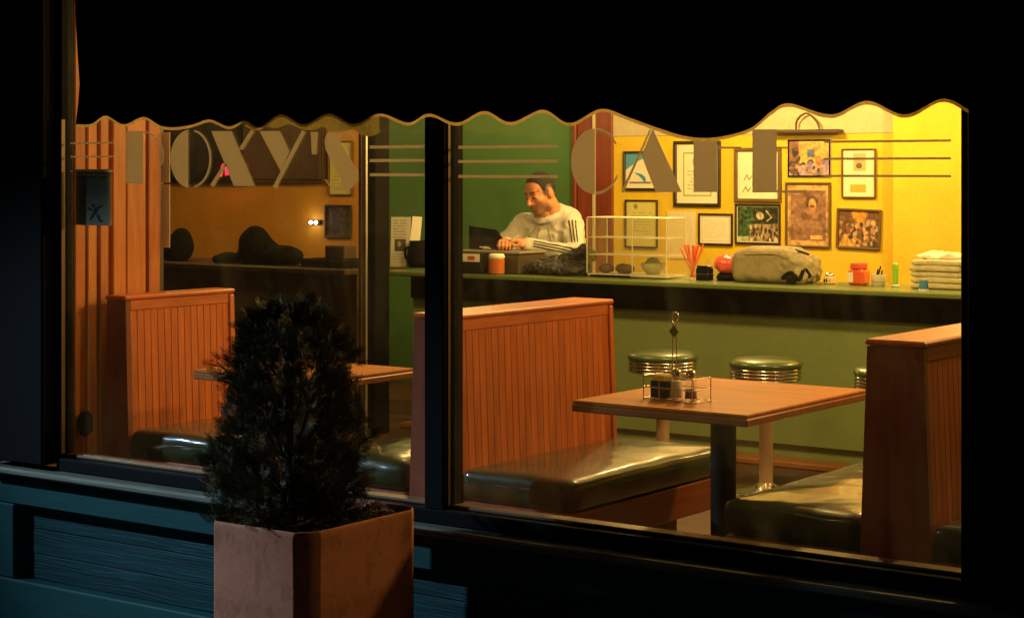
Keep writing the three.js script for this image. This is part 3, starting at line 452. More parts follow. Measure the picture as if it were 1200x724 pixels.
function picture(label, [u0, v0, u1, v1], art, frameMat, bar = 0.016, mount = 0, tilt = 0, Zw = WB) {
  const x0 = X(u0, Zw), x1 = X(u1, Zw), um = (u0 + u1) / 2, y1 = Y(um, v0, Zw), y0 = Y(um, v1, Zw), w = x1 - x0, h = y1 - y0;
  const t = thing('picture', label, 'picture', [(x0 + x1) / 2, (y0 + y1) / 2, DIST - Zw + 0.004], 'pictures on the wall'); t.rotation.z = tilt;
  if (frameMat) { const bx = (ww, hh, x, y) => moved(cbox(ww, hh, 0.02, 0.004, ww > hh ? 'x' : 'y'), x, y, 0.01);
    part('frame', merge([bx(w, bar, 0, h / 2 - bar / 2), bx(w, bar, 0, -h / 2 + bar / 2), bx(bar, h - 2 * bar - 0.0005, -w / 2 + bar / 2, 0), bx(bar, h - 2 * bar - 0.0005, w / 2 - bar / 2, 0)]), frameMat, t); }
  else bar = 0;
  if (mount) part('mount', cbox(w - 2 * bar - 0.001, h - 2 * bar - 0.001, 0.006, 0.001), M.paper, t, 0, 0, 0.003);
  const k = bar + mount + 0.001, W = w - 2 * k, H = h - 2 * k, n = 110 / Math.max(W, H);
  part('print', new THREE.PlaneGeometry(W, H), print(Math.round(W * n), Math.round(H * n), (g, a, b) => { ART[art](g, a, b); if (/Photo|Paint|portrait/.test(art)) { for (let q = 0; q < 260; q++) { g.globalAlpha = 0.16; blob(g, ['#1c140c', '#e6c48a', '#7a5434', '#43321f'][q % 4], rr(0, a), rr(0, b), rr(1.5, 7), rr(1.5, 6), rr(0, 3)); } g.globalAlpha = 1; } }), t, 0, 0, mount || !frameMat ? 0.0075 : 0.005);
  if (!frameMat) part('backing', cbox(w, h, 0.006, 0.001), M.paper, t, 0, 0, 0.003);
}
const ebony = wood([0.035, 0.018, 0.008], 0.45, 0.2), oak = wood([0.2, 0.12, 0.035], 0.5, 0.15);
picture('dark framed blue and white wave print nearest the red boards', [732, 177, 774, 223], 'waves', ebony, 0.014, 0);
picture('yellowed certificate in thin frame behind the clear display case', [734, 234, 772, 290], 'certificate', ebony, 0.008);
picture('tall certificate in a thick black frame with cream mount', [791, 165, 846, 242], 'diploma', ebony, 0.02);
picture('plain unframed sheet of paper pinned above the orange straws', [783, 248, 816, 303], 'sheet', null);
picture('small document in thin black frame beside the pinned sheet', [820, 250, 860, 287], 'licence', ebony, 0.01, 0.0);
picture('handwritten note in wide brown frame behind the window lettering', [862, 173, 917, 237], 'note', oak, 0.022);
picture('green photograph of a raised arm in black frame above the canvas bag', [863, 239, 916, 286], 'greenPhoto', ebony, 0.01, 0.006);
picture('unframed bright painting of a crowd with blue patch', [924, 163, 975, 208], 'crowdPaint', null, 0, 0.012);
picture('large sepia portrait poster in brown frame', [922, 213.5, 975, 290], 'portrait', oak, 0.012);
picture('white sheet with small plant picture and yellow block in thin frame', [988, 174, 1028, 232], 'smallPicture', oak, 0.008);
picture('crooked brown framed photograph of a seated crowd', [982, 244.5, 1034, 292], 'crowdPhoto', oak, 0.014, 0, -0.03);
picture('dim greenish sheet in thin frame on the ochre wall', [386, 165, 414, 229], 'certificate', oak, 0.01);
picture('dark picture in black frame low on the ochre wall', [382, 240, 413, 279], 'darkPhoto', ebony, 0.012);

// ---------------------------------------------------------------- dim end of the room
{
  const box = (label, u0, u1, v1, mat, d) => { const x0 = X(u0, WB), x1 = X(u1, WB), y0 = Y((u0 + u1) / 2, v1, WB), t = thing('wall_cupboard', label, 'cupboard', [(x0 + x1) / 2, y0, zB]);
    part('carcass', cbox(x1 - x0, 2.6 - y0, d, 0.004), mat, t, 0, (2.6 - y0) / 2, d / 2 + 0.002); const n = 2, w = (x1 - x0) / n; for (let k = 0; k < n; k++) part('door', cbox(w - 0.012, 2.55 - y0, 0.018, 0.004), mat, t, x0 + (k + 0.5) * w - (x0 + x1) / 2, (2.6 - y0) / 2, d + 0.012); };
  box('black wall cupboard beside the small red light', 188, 289, 214, M.softBlack, 0.06);
  box('brown wall cupboard above the dim counter', 291, 383, 214, M.brown, 0.05);
  const r = thing('red_neon_light', 'small red neon light on the black cupboard', 'neon light', [X(262, 10.2), Y(262, 200, 10.2), DIST - 10.2]);
  const red = phy([0.3, 0.01, 0.02], 0.4, { emissive: lin(1, 0.02, 0.06), emissiveIntensity: 1.6 });
  part('neon_tube', tube([V3(-0.04, -0.04, 0), V3(0.0, 0.045, 0), V3(0.025, 0.03, 0), V3(0.03, -0.035, 0)], 0.013, 24, 8), red, r); part('bracket', cbox(0.05, 0.02, 0.05, 0.003), M.black, r, 0, -0.05, -0.03);
  const l = new THREE.PointLight(lin(1, 0.05, 0.1), 0.04); l.position.set(0, 0, 0.05); l.castShadow = true; r.add(l);
  const w = thing('small_wall_light', 'tiny twin white light on the ochre wall', 'light', [X(370, WB), Y(370, 260.5, WB), zB]);
  part('plate', cbox(0.12, 0.03, 0.02, 0.003), M.black, w, 0, 0, 0.012); const wl = phy([0.8, 0.8, 0.8], 0.3, { emissive: lin(1, 0.95, 0.85), emissiveIntensity: 5 });
  for (const s of [-1, 1]) part('bulb', new THREE.SphereGeometry(0.015, 12, 8), wl, w, s * 0.025, 0, 0.03);
  const pl = new THREE.PointLight(lin(1, 0.9, 0.75), 0.03); pl.position.set(0, 0, 0.08); pl.castShadow = true; w.add(pl);
  // white cards hung at the end of the pine boards
  for (const [v0, v1, lab] of [[155, 214, 'upper narrow white card at the end of the pine boards'], [216, 290, 'lower narrow white card at the end of the pine boards']]) {
    const Z = 5.45, x0 = X(188.5, Z), x1 = X(198.5, Z), y1 = Y(193, v0, Z), y0 = Y(193, v1, Z);
    single('hanging_card', lab, 'card', cbox(x1 - x0, y1 - y0, 0.004, 0.001), M.paper, [(x0 + x1) / 2, (y0 + y1) / 2, DIST - Z], 'white cards');
  }
  // shapes on the dark counter
  const y = CT - 0.005, heap = (label, name, cat, u, Z, parts, lo, hi) => { const f = (a, b, c) => { let d = 1; for (const p of parts) d = smin(d, ellip(a, b, c, p[0], p[1]), 0.05); return Math.max(d + 0.014 * Math.abs(PN.noise(a * 6 + b * 4, b * 7, c * 6)) + 0.004 * PN.noise(a * 22, b * 22, c * 22), -b); }; single(name, label, cat, nets(f, lo, hi, 0.012), M.softBlack, [X(u, Z), y, DIST - Z]); };
  heap('dark heaped bag with a domed top on the dim counter', 'heaped_bag', 'bag', 306, 8.6, [[[-0.03, 0.08, 0], [0.14, 0.1, 0.12]], [[-0.06, 0.16, 0], [0.09, 0.08, 0.09]], [[0.17, 0.05, 0], [0.16, 0.075, 0.12]], [[-0.25, 0.02, 0], [0.16, 0.05, 0.1]]], [-0.45, -0.02, -0.18], [0.4, 0.3, 0.18]);
  heap('low dark bundle on the dim counter by the white cards', 'dark_bundle', 'bundle', 205, 8.6, [[[0, 0.07, 0], [0.12, 0.09, 0.1]], [[0.06, 0.12, 0], [0.07, 0.1, 0.08]]], [-0.2, -0.02, -0.16], [0.22, 0.28, 0.16]);
  const k = thing('dark_tray', 'low dark tray on the dim counter beside the steel pole', 'tray', [X(392, 8.6), y, DIST - 8.6]);
  part('tray', cbox(0.36, 0.05, 0.24, 0.01), M.softBlack, k, 0, 0.025, 0); part('box', cbox(0.16, 0.08, 0.12, 0.006), M.brown, k, 0.05, 0.09, 0);
}
// paper notice on the window and the black bundle on a cord
{
  const Z = 4.9, x0 = X(89.5, Z), x1 = X(131.5, Z), y1 = Y(110, 198, Z), y0 = Y(110, 264, Z);
  const t = thing('window_notice', 'grey green paper notice taped inside the window by the pine boards', 'notice', [(x0 + x1) / 2, (y0 + y1) / 2, -0.012]);
  part('sheet', cbox(x1 - x0, y1 - y0, 0.0016, 0.0004), phy([0.5, 0.5, 0.36], 0.9, { transmission: 0.3 }), t);
  const m = print(120, 190, (g, w, h) => { fill(g, '#8d9078', 0, 0, w, h); textLines(g, w, 8, 40, 2, '#3c4a34', 0.06); textLines(g, w, 52, 130, 7, '#6d7560', 0.08); for (const [x, y, a, b, r] of [[70, 142, 8, 15, 0.5], [62, 124, 6, 7, 0], [84, 128, 13, 4, -0.5], [58, 162, 5, 14, 0.5], [80, 164, 5, 13, -0.4], [50, 136, 11, 4, 0.4], [88, 176, 8, 4, 0]]) blob(g, '#10140e', x, y, a, b, r); });
  part('print', new THREE.PlaneGeometry(x1 - x0 - 0.004, y1 - y0 - 0.004), m, t, 0, 0, 0.0016);
  const Zc = 4.985, c = thing('hanging_bundle', 'small black bundle hanging on a beaded cord in the window corner', 'bundle', [X(99, Zc), Y(99, 512, Zc), DIST - Zc]);
  const f = (a, b, e) => ellip(a, b, e, [0, 0.053, 0], [0.034, 0.052, 0.03]) + 0.006 * PN.noise(a * 60, b * 60, e * 60);
  part('bundle', nets(f, [-0.05, -0.012, -0.05], [0.05, 0.12, 0.05], 0.006), M.softBlack, c);
  const beads = []; for (let k = 0; k < 60; k++) beads.push(moved(new THREE.SphereGeometry(0.0035, 6, 4), 0.02, 0.11 + k * 0.012, 0)); part('beaded_cord', merge(beads), M.wire, c);
}
// ---------------------------------------------------------------- things on the counter
const cy = CT, cz = Z => DIST - Z;
{
  const Z = 8.75, t = thing('menu_card', 'tall white folded card with print standing on the green counter', 'card', [X(469, Z), cy, cz(Z)]);
  t.rotation.y = 0.35; const h = 0.30, w = 0.125;
  const m = print(90, 200, (g, a, b) => { fill(g, '#d8d2bd', 0, 0, a, b); textLines(g, a, 10, 90, 7, '#8a8672', 0.12); fill(g, '#55503f', a * 0.2, b * 0.44, a * 0.6, b * 0.25); blob(g, '#a89f85', a * 0.45, b * 0.54, 9, 12); textLines(g, a, b * 0.74, b * 0.95, 4, '#a39d88', 0.12); });
  part('front_leaf', cbox(w, h, 0.003, 0.001), M.paper, t, 0, h / 2, 0, -0.06); part('print', new THREE.PlaneGeometry(w - 0.006, h - 0.006), m, t, 0, h / 2, 0.0025, -0.06);
  part('side_leaf', cbox(0.06, h, 0.003, 0.001), M.paper, t, w / 2 + 0.026, h / 2 + 0.004, -0.014, -0.05, 0.5, -0.08);
  const p = thing('dark_jug', 'small dark round jug on the counter behind the mullion', 'jug', [X(489, Z), cy, cz(Z)]);
  part('body', lathe([[0.001, 0], [0.05, 0], [0.062, 0.04], [0.06, 0.1], [0.045, 0.14], [0.05, 0.16], [0.04, 0.158], [0.04, 0.12], [0.001, 0.1]], 24), M.softBlack, p); part('handle', tube([V3(-0.055, 0.12, 0), V3(-0.09, 0.11, 0), V3(-0.09, 0.06, 0), V3(-0.058, 0.04, 0)], 0.007, 20, 6), M.softBlack, p);
}
const boxTop = 1.045;
{ // cash box with open lid
  const Z = 8.62, x0 = X(545, Z), x1 = X(624, Z), t = thing('cash_box', 'long dark metal cash box under the man\'s hands, its black lid propped open', 'cash box', [(x0 + x1) / 2, cy, cz(Z)]);
  const w = x1 - x0, h = boxTop - cy;
  part('body', cbox(w, h - 0.014, 0.26, 0.006, 'x'), std([0.12, 0.10, 0.07], 0.45, { metalness: 0.5, map: mottle }), t, 0, (h - 0.014) / 2, 0);
  part('rim', cbox(w + 0.012, 0.0135, 0.272, 0.004, 'x'), std([0.3, 0.26, 0.2], 0.4, { metalness: 0.5 }), t, 0, h - 0.0068, 0);
  const f = z => [[-w / 2, h, z], [0.05, h, z], [-0.045, h + 0.115, z], [-w / 2, h + 0.135, z]], a = f(-0.05), b = f(-0.038);
  part('lid', polyGeo([a, b, ...[0, 1, 2, 3].map(i => [a[i], a[(i + 1) % 4], b[(i + 1) % 4], b[i]])], 'y', 0, [-0.1, h + 0.06, -0.044]), M.softBlack, t);
  const p = thing('price_box', 'small white and red carton on the counter before the cash box', 'carton', [X(553, 8.42), cy, cz(8.43)]);
  part('carton', cbox(0.15, 0.115, 0.07, 0.003), M.softBlack, p, 0, 0.0575, 0); part('label_strip', cbox(0.147, 0.045, 0.002, 0.0005), M.paper, p, 0, 0.09, 0.0362); part('red_strip', cbox(0.05, 0.022, 0.001, 0.0002), std([0.5, 0.09, 0.04], 0.6), p, 0.015, 0.088, 0.0378);
  const j = thing('orange_jar', 'glass jar of orange sauce with ruffled lid before the cash box', 'jar', [X(582, 8.42), cy, cz(8.42)]);
  part('jar', lathe([[0.001, 0.002], [0.042, 0.002], [0.046, 0.01], [0.046, 0.085], [0.04, 0.092]], 24), phy([0.5, 0.13, 0.02], 0.15, { clearcoat: 1, clearcoatRoughness: 0.05 }), j); part('lid', lathe([[0.04, 0.09], [0.047, 0.094], [0.044, 0.108], [0.038, 0.116], [0.001, 0.118]], 12), M.paper, j);
  single('receipt_spike', 'upright metal receipt spike on the cash box', 'receipt spike', merge([rod(V3(0, 0.005, 0), V3(0, 0.125, 0), 0.0022, 6, 0.001), lathe([[0.001, 0.008], [0.03, 0.005], [0.032, 0]], 16)]), M.steel, [X(579, 8.66), boxTop + 0.0005, cz(8.66)]);
  const pb = thing('paper_slips', 'crumpled white paper slips beside the receipt spike', 'paper', [X(571, 8.64), boxTop + 0.002, cz(8.64)]);
  for (let k = 0; k < 4; k++) part('slip', cbox(0.05, 0.002, 0.035, 0.0005), M.paper, pb, rr(-0.02, 0.02), 0.004 + k * 0.004, rr(-0.01, 0.01), rr(-0.15, 0.15), rr(0, 3), rr(-0.15, 0.15));
}
{ // dark jacket heaped on the counter
  const Z = 8.62, xc = X(655, Z), f = (x, y, z) => {
    let d = ellip(x, y, z, [0, 0.03, 0], [0.21, 0.06, 0.13]); d = smin(d, capsule(x, y, z, [-0.18, 0.02, 0.06], [-0.02, 0.07, 0.02], 0.035, 0.045), 0.02); d = smin(d, capsule(x, y, z, [0.02, 0.06, 0.03], [0.17, 0.15, 0], 0.04, 0.03), 0.02); d = smin(d, capsule(x, y, z, [0.05, 0.05, -0.06], [0.18, 0.11, -0.05], 0.05, 0.04), 0.02);
    return Math.max(d + 0.016 * Math.abs(PN.noise(x * 16 + y * 9, y * 15, z * 16)) + 0.01 * PN.noise(x * 40, y * 40, z * 40), -y); };
  single('dark_jacket', 'dark grey jacket heaped on the counter before the seated man', 'jacket', nets(f, [-0.26, -0.02, -0.16], [0.26, 0.24, 0.16], 0.008), std([0.045, 0.042, 0.035], 0.6, { map: cloth }), [xc, cy, cz(Z)]);
}
{ // clear display case
  const Z = 8.66, x0 = X(688, 8.56), x1 = X(781, 8.56), w = x1 - x0, h = 0.325, d = 0.2, t = thing('display_case', 'clear plastic countertop display case with two columns of shelves', 'display case', [(x0 + x1) / 2, cy, cz(Z)]);
  part('base', cbox(w, 0.012, d, 0.003, 'x'), M.acrylicEdge, t, 0, 0.012, 0); part('foot_tray', cbox(w * 0.5, 0.012, d * 0.7, 0.003), M.softBlack, t, -w * 0.2, 0.006, 0.04);
  for (const [nm, z] of [['front_panel', d / 2], ['back_panel', -d / 2]]) part(nm, cbox(w - 0.004, h - 0.02, 0.0004, 0.00005), M.acrylic, t, 0, h / 2 + 0.009, z);
  for (const s of [-1, 1]) part('side_panel', cbox(0.0004, h - 0.02, d - 0.004, 0.00005), M.acrylic, t, s * w / 2, h / 2 + 0.009, 0);
  for (const y of [0.12, 0.215]) part('shelf', cbox(w - 0.008, 0.004, d - 0.008, 0.001), M.acrylicEdge, t, 0, y, 0);
  part('top', cbox(w, 0.005, d, 0.001), M.acrylicEdge, t, 0, h, 0);
  for (const [x, z] of [[-w / 2, d / 2], [w / 2, d / 2], [0.04, d / 2], [-w / 2, -d / 2], [w / 2, -d / 2]]) part('edge_strip', cbox(0.006, h - 0.022, 0.006, 0.0015), M.acrylicEdge, t, x, h / 2 + 0.007, z);
  const dark = thing('pastry', 'row of dark pastries on the bottom shelf of the display case', 'pastry', [(x0 + x1) / 2 - 0.12, cy + 0.019, cz(Z)]);
  for (const [a, b] of [[-0.06, 0.02], [0.02, -0.02], [0.08, 0.03]]) part('roll', nets((x, y, z) => ellip(x, y, z, [0, 0.025, 0], [0.04, 0.026, 0.045]) + 0.006 * PN.noise(x * 50, y * 50, z * 50), [-0.06, -0.01, -0.06], [0.06, 0.07, 0.06], 0.007), std([0.12, 0.06, 0.02], 0.7), dark, a, 0, b);
  const pale = thing('pale_bowl', 'pale round bowl in the bottom of the display case', 'bowl', [(x0 + x1) / 2 + 0.11, cy + 0.0185, cz(Z)]);
  part('bowl', lathe([[0.001, 0], [0.03, 0], [0.06, 0.03], [0.066, 0.06], [0.062, 0.06], [0.05, 0.03], [0.001, 0.012]], 28), std([0.5, 0.5, 0.3], 0.4), pale); part('fruit', new THREE.SphereGeometry(0.045, 20, 14), std([0.5, 0.46, 0.18], 0.5), pale, 0, 0.05, 0);
}
{ // straws, napkins, pink pouch
  const Z = 8.66, t = thing('straw_jar', 'clear glass jar holding a fan of orange straws', 'straw jar', [X(812, Z), cy, cz(Z)]);
  part('jar', lathe([[0.001, 0.004], [0.03, 0.002], [0.033, 0.01], [0.033, 0.09], [0.036, 0.1]], 24), M.jarGlass, t);
  const o = std([0.85, 0.2, 0.05], 0.45), o2 = std([0.75, 0.12, 0.05], 0.45); for (let k = 0; k < 12; k++) { const s = k / 11 * 2 - 1; part('straw', rod(V3(-0.012 * s, 0.012, rr(-0.015, 0.015)), V3(0.075 * s + rr(-0.01, 0.01), rr(0.165, 0.19), rr(-0.02, 0.02)), 0.0045, 8), k % 3 ? o : o2, t); }
  const n = thing('napkin_holder', 'small black and silver holder beside the straw jar', 'napkin holder', [X(826, 8.62), cy, cz(8.62)]);
  part('block', cbox(0.075, 0.065, 0.06, 0.004), M.black, n, 0, 0.0325, 0); part('silver_band', cbox(0.077, 0.012, 0.062, 0.002), M.chrome, n, 0, 0.03, 0); part('cap', cbox(0.07, 0.014, 0.055, 0.004), M.chrome, n, 0, 0.073, 0);
  const g = thing('glass_tumbler', 'clear glass tumbler between the napkin holder and pink pouch', 'tumbler', [X(836, 8.75), cy, cz(8.75)]);
  part('glass', lathe([[0.001, 0.003], [0.027, 0.002], [0.034, 0.1], [0.032, 0.1], [0.025, 0.008], [0.001, 0.008]], 24), M.jarGlass, g);
  const p = thing('pink_pouch', 'round pink pouch on a black stand beside the canvas bag', 'pouch', [X(853, 8.68), cy, cz(8.68)]);
  part('pouch', nets((x, y, z) => ellip(x, y, z, [0, 0.085, 0], [0.072, 0.055, 0.065]) + 0.005 * PN.noise(x * 30, y * 30, z * 30), [-0.09, 0.01, -0.09], [0.09, 0.16, 0.09], 0.007), phy([0.85, 0.11, 0.09], 0.3, { clearcoat: 0.6 }), p);
  part('stand', lathe([[0.001, 0.036], [0.05, 0.038], [0.06, 0.02], [0.055, 0], [0.001, 0]], 20), M.black, p);
}
{ // canvas bag
  const Z = 8.68, w = X(957, Z) - X(866, Z), t = thing('canvas_bag', 'large khaki canvas bag lying on the counter', 'bag', [X(911, Z), cy, cz(Z)]);
  const f = (x, y, z) => { const k = 0.025 * THREE.MathUtils.smoothstep(x, -0.24, 0.05), qx = Math.abs(x) - 0.165, top = 0.185 - 0.06 * THREE.MathUtils.smoothstep(x, 0.06, 0.24) - 0.03 * THREE.MathUtils.smoothstep(-x, 0.08, 0.24), qy = Math.abs(y - top / 2) - (top / 2 - 0.045), qz = Math.abs(z) - 0.08;
    const d = Math.hypot(Math.max(qx, 0), Math.max(qy, 0), Math.max(qz, 0)) + Math.min(0, Math.max(qx, qy, qz)) - 0.046; return d + 0.007 * PN.noise(x * 14, y * 14, z * 14 + 2) + (x > 0.08 ? 0.012 * PN.noise(x * 32, y * 30, z * 30) : 0); };
  const khaki = std([0.42, 0.36, 0.2], 0.85, { map: cloth, bumpMap: cloth, bumpScale: 0.0008 });
  part('body', nets(f, [-0.27, -0.02, -0.16], [0.27, 0.25, 0.16], 0.008), khaki, t);
  part('seam', tube([V3(-0.2, 0.142, 0.1), V3(-0.1, 0.147, 0.126), V3(0.06, 0.15, 0.126), V3(0.12, 0.13, 0.124)], 0.0035, 30, 6), std([0.2, 0.16, 0.08], 0.8), t);
  part('zip', tube([V3(0.12, 0.172, 0.02), V3(0.16, 0.165, 0.045), V3(0.2, 0.15, 0.03)], 0.006, 20, 6), M.black, t);
  part('strap', tube([V3(0.10, 0.03, 0.132), V3(0.15, 0.06, 0.135), V3(0.19, 0.03, 0.12), V3(0.2, 0.08, 0.09), V3(0.215, 0.04, 0.05)], 0.012, 40, 6), M.softBlack, t); part('buckle', cbox(0.05, 0.03, 0.02, 0.004), M.softBlack, t, 0.15, 0.02, 0.13);
}
{ // small things to the end of the counter
  const Z = 8.7, at = u => [X(u, Z), cy, cz(Z)];
  const a = thing('spice_jar', 'small glass spice jar with printed band on the counter', 'jar', at(973)); part('jar', lathe([[0.001, 0.001], [0.028, 0.001], [0.03, 0.008], [0.03, 0.035], [0.022, 0.044]], 24), phy([0.72, 0.55, 0.25], 0.2, { clearcoat: 1 }), a); part('cap', lathe([[0.023, 0.042], [0.025, 0.044], [0.023, 0.058], [0.001, 0.06]], 20), M.steel, a); for (const k of [-1, 0, 1]) part('print_mark', cbox(0.009, 0.016, 0.003, 0.0005), M.softBlack, a, k * 0.014 - 0.004, 0.02, 0.0285 - Math.abs(k) * 0.003);
  const red = std([0.75, 0.09, 0.02], 0.4), b = thing('red_jar', 'square red jar with red lid on the counter', 'jar', at(1007)); part('jar', cbox(0.092, 0.085, 0.09, 0.014), phy([0.75, 0.1, 0.02], 0.25, { clearcoat: 0.8 }), b, 0, 0.0425, 0); part('lid', lathe([[0.042, 0.085], [0.044, 0.088], [0.044, 0.11], [0.04, 0.114], [0.001, 0.115]], 24), red, b); part('label', cbox(0.03, 0.05, 0.002, 0.0005), M.paper, b, -0.025, 0.042, 0.0458);
  const c = thing('utensil_cup', 'small white cup holding dark utensils', 'cup', at(1030)); part('cup', lathe([[0.001, 0.004], [0.033, 0.001], [0.037, 0.06], [0.035, 0.06], [0.031, 0.006]], 24), std([0.75, 0.68, 0.5], 0.5), c); for (const [x, l, s] of [[0.0, 0.085, 0.02], [0.014, 0.1, 0.028], [0.022, 0.08, 0.012]]) part('utensil', rod(V3(x - s, 0.01, 0), V3(x, l, 0.004), 0.004, 8), M.softBlack, c); part('band', lathe([[0.0352, 0.02], [0.0368, 0.022], [0.0372, 0.028], [0.0358, 0.028]], 24), std([0.5, 0.38, 0.2], 0.6), c);
  const d = thing('green_tube', 'slim bright green upright tube on the counter', 'tube', at(1050)); part('tube', lathe([[0.001, 0.012], [0.015, 0.012], [0.016, 0.11], [0.012, 0.118], [0.001, 0.12]], 20), phy([0.3, 0.62, 0.03], 0.3, { clearcoat: 0.5 }), d); part('foot', lathe([[0.001, 0.012], [0.018, 0.011], [0.019, 0], [0.001, 0]], 20), M.white, d);
  const e = thing('blue_cup', 'small blue paper cup standing before the folded towels', 'cup', [X(1083, 8.5), cy, cz(8.5)]); part('cup', lathe([[0.001, 0.003], [0.024, 0.001], [0.02, 0.05], [0.019, 0.05], [0.021, 0.006]], 24), std([0.06, 0.25, 0.55], 0.6), e); part('base_ring', lathe([[0.0245, 0], [0.0255, 0.004], [0.0245, 0.008]], 20), M.white, e);
  for (let k = 0; k < 5; k++) { const q = cushion(0.27, 0.028, 0.24, 0.013, 0.002, 0.004); single('folded_towel', ['lowest folded cream towel of the stack on the counter', 'second folded cream towel from the bottom of the stack', 'middle folded cream towel of the stack', 'fourth folded cream towel, under the top one', 'topmost folded cream towel under the plastic wrap'][k], 'towel', q, std([0.78, 0.7, 0.42], 0.9, { map: cloth }), [X(1108, 8.74) + rr(-0.006, 0.006), cy + 0.001 + k * 0.0285, cz(8.74) + rr(-0.006, 0.006)], 'stack of folded towels'); }
  single('plastic_wrap', 'crumpled shiny white plastic wrap on the towel stack', 'plastic wrap', nets((x, y, z) => Math.max(ellip(x, y, z, [0, 0.008, 0], [0.12, 0.028, 0.09]) + 0.016 * PN.noise(x * 24, y * 30, z * 24), -y), [-0.14, -0.008, -0.11], [0.14, 0.06, 0.11], 0.006), phy([0.85, 0.82, 0.72], 0.2, { clearcoat: 0.8 }), [X(1104, 8.74), cy + 0.146, cz(8.74)]);
}
// ---------------------------------------------------------------- condiment caddy on the table
{
  const bx = -3.165, bz = DIST - 5.265, y0 = 0.7502, t = thing('condiment_caddy', 'wire condiment caddy with hooked handle on the larger booth table', 'caddy', [bx, y0, bz]); t.rotation.y = -0.12;
  const w = 0.1, d = 0.05, r = 0.0018, loop = y => tube([V3(-w, y, -d), V3(w, y, -d), V3(w, y, d), V3(-w, y, d)].flatMap((p, i, a) => [p, p.clone().lerp(a[(i + 1) % 4], 0.06), p.clone().lerp(a[(i + 1) % 4], 0.94)]), r, 100, 5, true);
  for (const y of [0.004, 0.042, 0.078]) part('wire_loop', loop(y), M.wire, t);
  for (const [x, z] of [[-w, -d], [w, -d], [w, d], [-w, d], [-0.035, d], [0.03, d], [-0.035, -d], [0.03, -d]]) part('upright', rod(V3(x, 0, z), V3(x, 0.079, z), r, 5), M.wire, t);
  for (const x of [-0.07, -0.035, 0, 0.035, 0.07]) part('floor_wire', rod(V3(x, 0.004, -d), V3(x, 0.004, d), r, 5), M.wire, t);
  for (const x of [-0.012, 0.012]) part('handle_rod', rod(V3(x - 0.01, 0.004, 0), V3(x * 0.5 - 0.01, 0.25, 0), r, 5), M.wire, t);
  part('hook', tube([V3(-0.016, 0.25, 0), V3(-0.022, 0.265, 0), V3(-0.014, 0.284, 0), V3(0.0, 0.284, 0), V3(0.006, 0.27, 0), V3(-0.004, 0.255, 0)], 0.0024, 30, 6), M.wire, t);
  part('diamond_plate', cbox(0.03, 0.03, 0.003, 0.001), std([0.2, 0.22, 0.1], 0.4, { metalness: 0.6 }), t, -0.01, 0.225, 0.003, 0, 0, Math.PI / 4);
  const place = (x, z) => { const c = Math.cos(-0.12), s = Math.sin(-0.12); return [bx + c * x + s * z, y0 + 0.0062, bz - s * x + c * z]; };
  const s1 = thing('sweetener_box', 'small black box of yellow sweetener packets in the caddy', 'packet box', place(-0.055, 0.006)); s1.rotation.y = -0.12;
  part('box', cbox(0.062, 0.056, 0.055, 0.003), M.black, s1, 0, 0.028, 0); for (let k = 0; k < 6; k++) part('packet', cbox(0.05, 0.024, 0.004, 0.001), std([0.75, 0.6, 0.14], 0.7), s1, 0, 0.062, -0.022 + k * 0.0085, rr(-0.1, 0.1), 0, rr(-0.08, 0.08)); 
  const shake = (label, x, z, inside, lvl) => { const g = thing('shaker', label, 'shaker', place(x, z), 'shakers in the caddy'); part('glass', lathe([[0.001, 0.001], [0.021, 0.001], [0.0215, 0.006], [0.018, 0.062], [0.015, 0.074]], 16), M.jarGlass, g); part('contents', lathe([[0.001, 0.004], [0.0195, 0.005], [0.0178, lvl], [0.001, lvl]], 16), inside, g); part('cap', lathe([[0.0165, 0.07], [0.0175, 0.074], [0.0175, 0.086], [0.012, 0.096], [0.001, 0.099]], 20), M.chrome, g); };
  shake('glass salt shaker with chrome cap in the caddy', 0.004, 0.008, M.white, 0.058); shake('glass pepper shaker with chrome cap in the caddy', 0.06, 0.004, std([0.16, 0.09, 0.04], 0.9), 0.035);
}
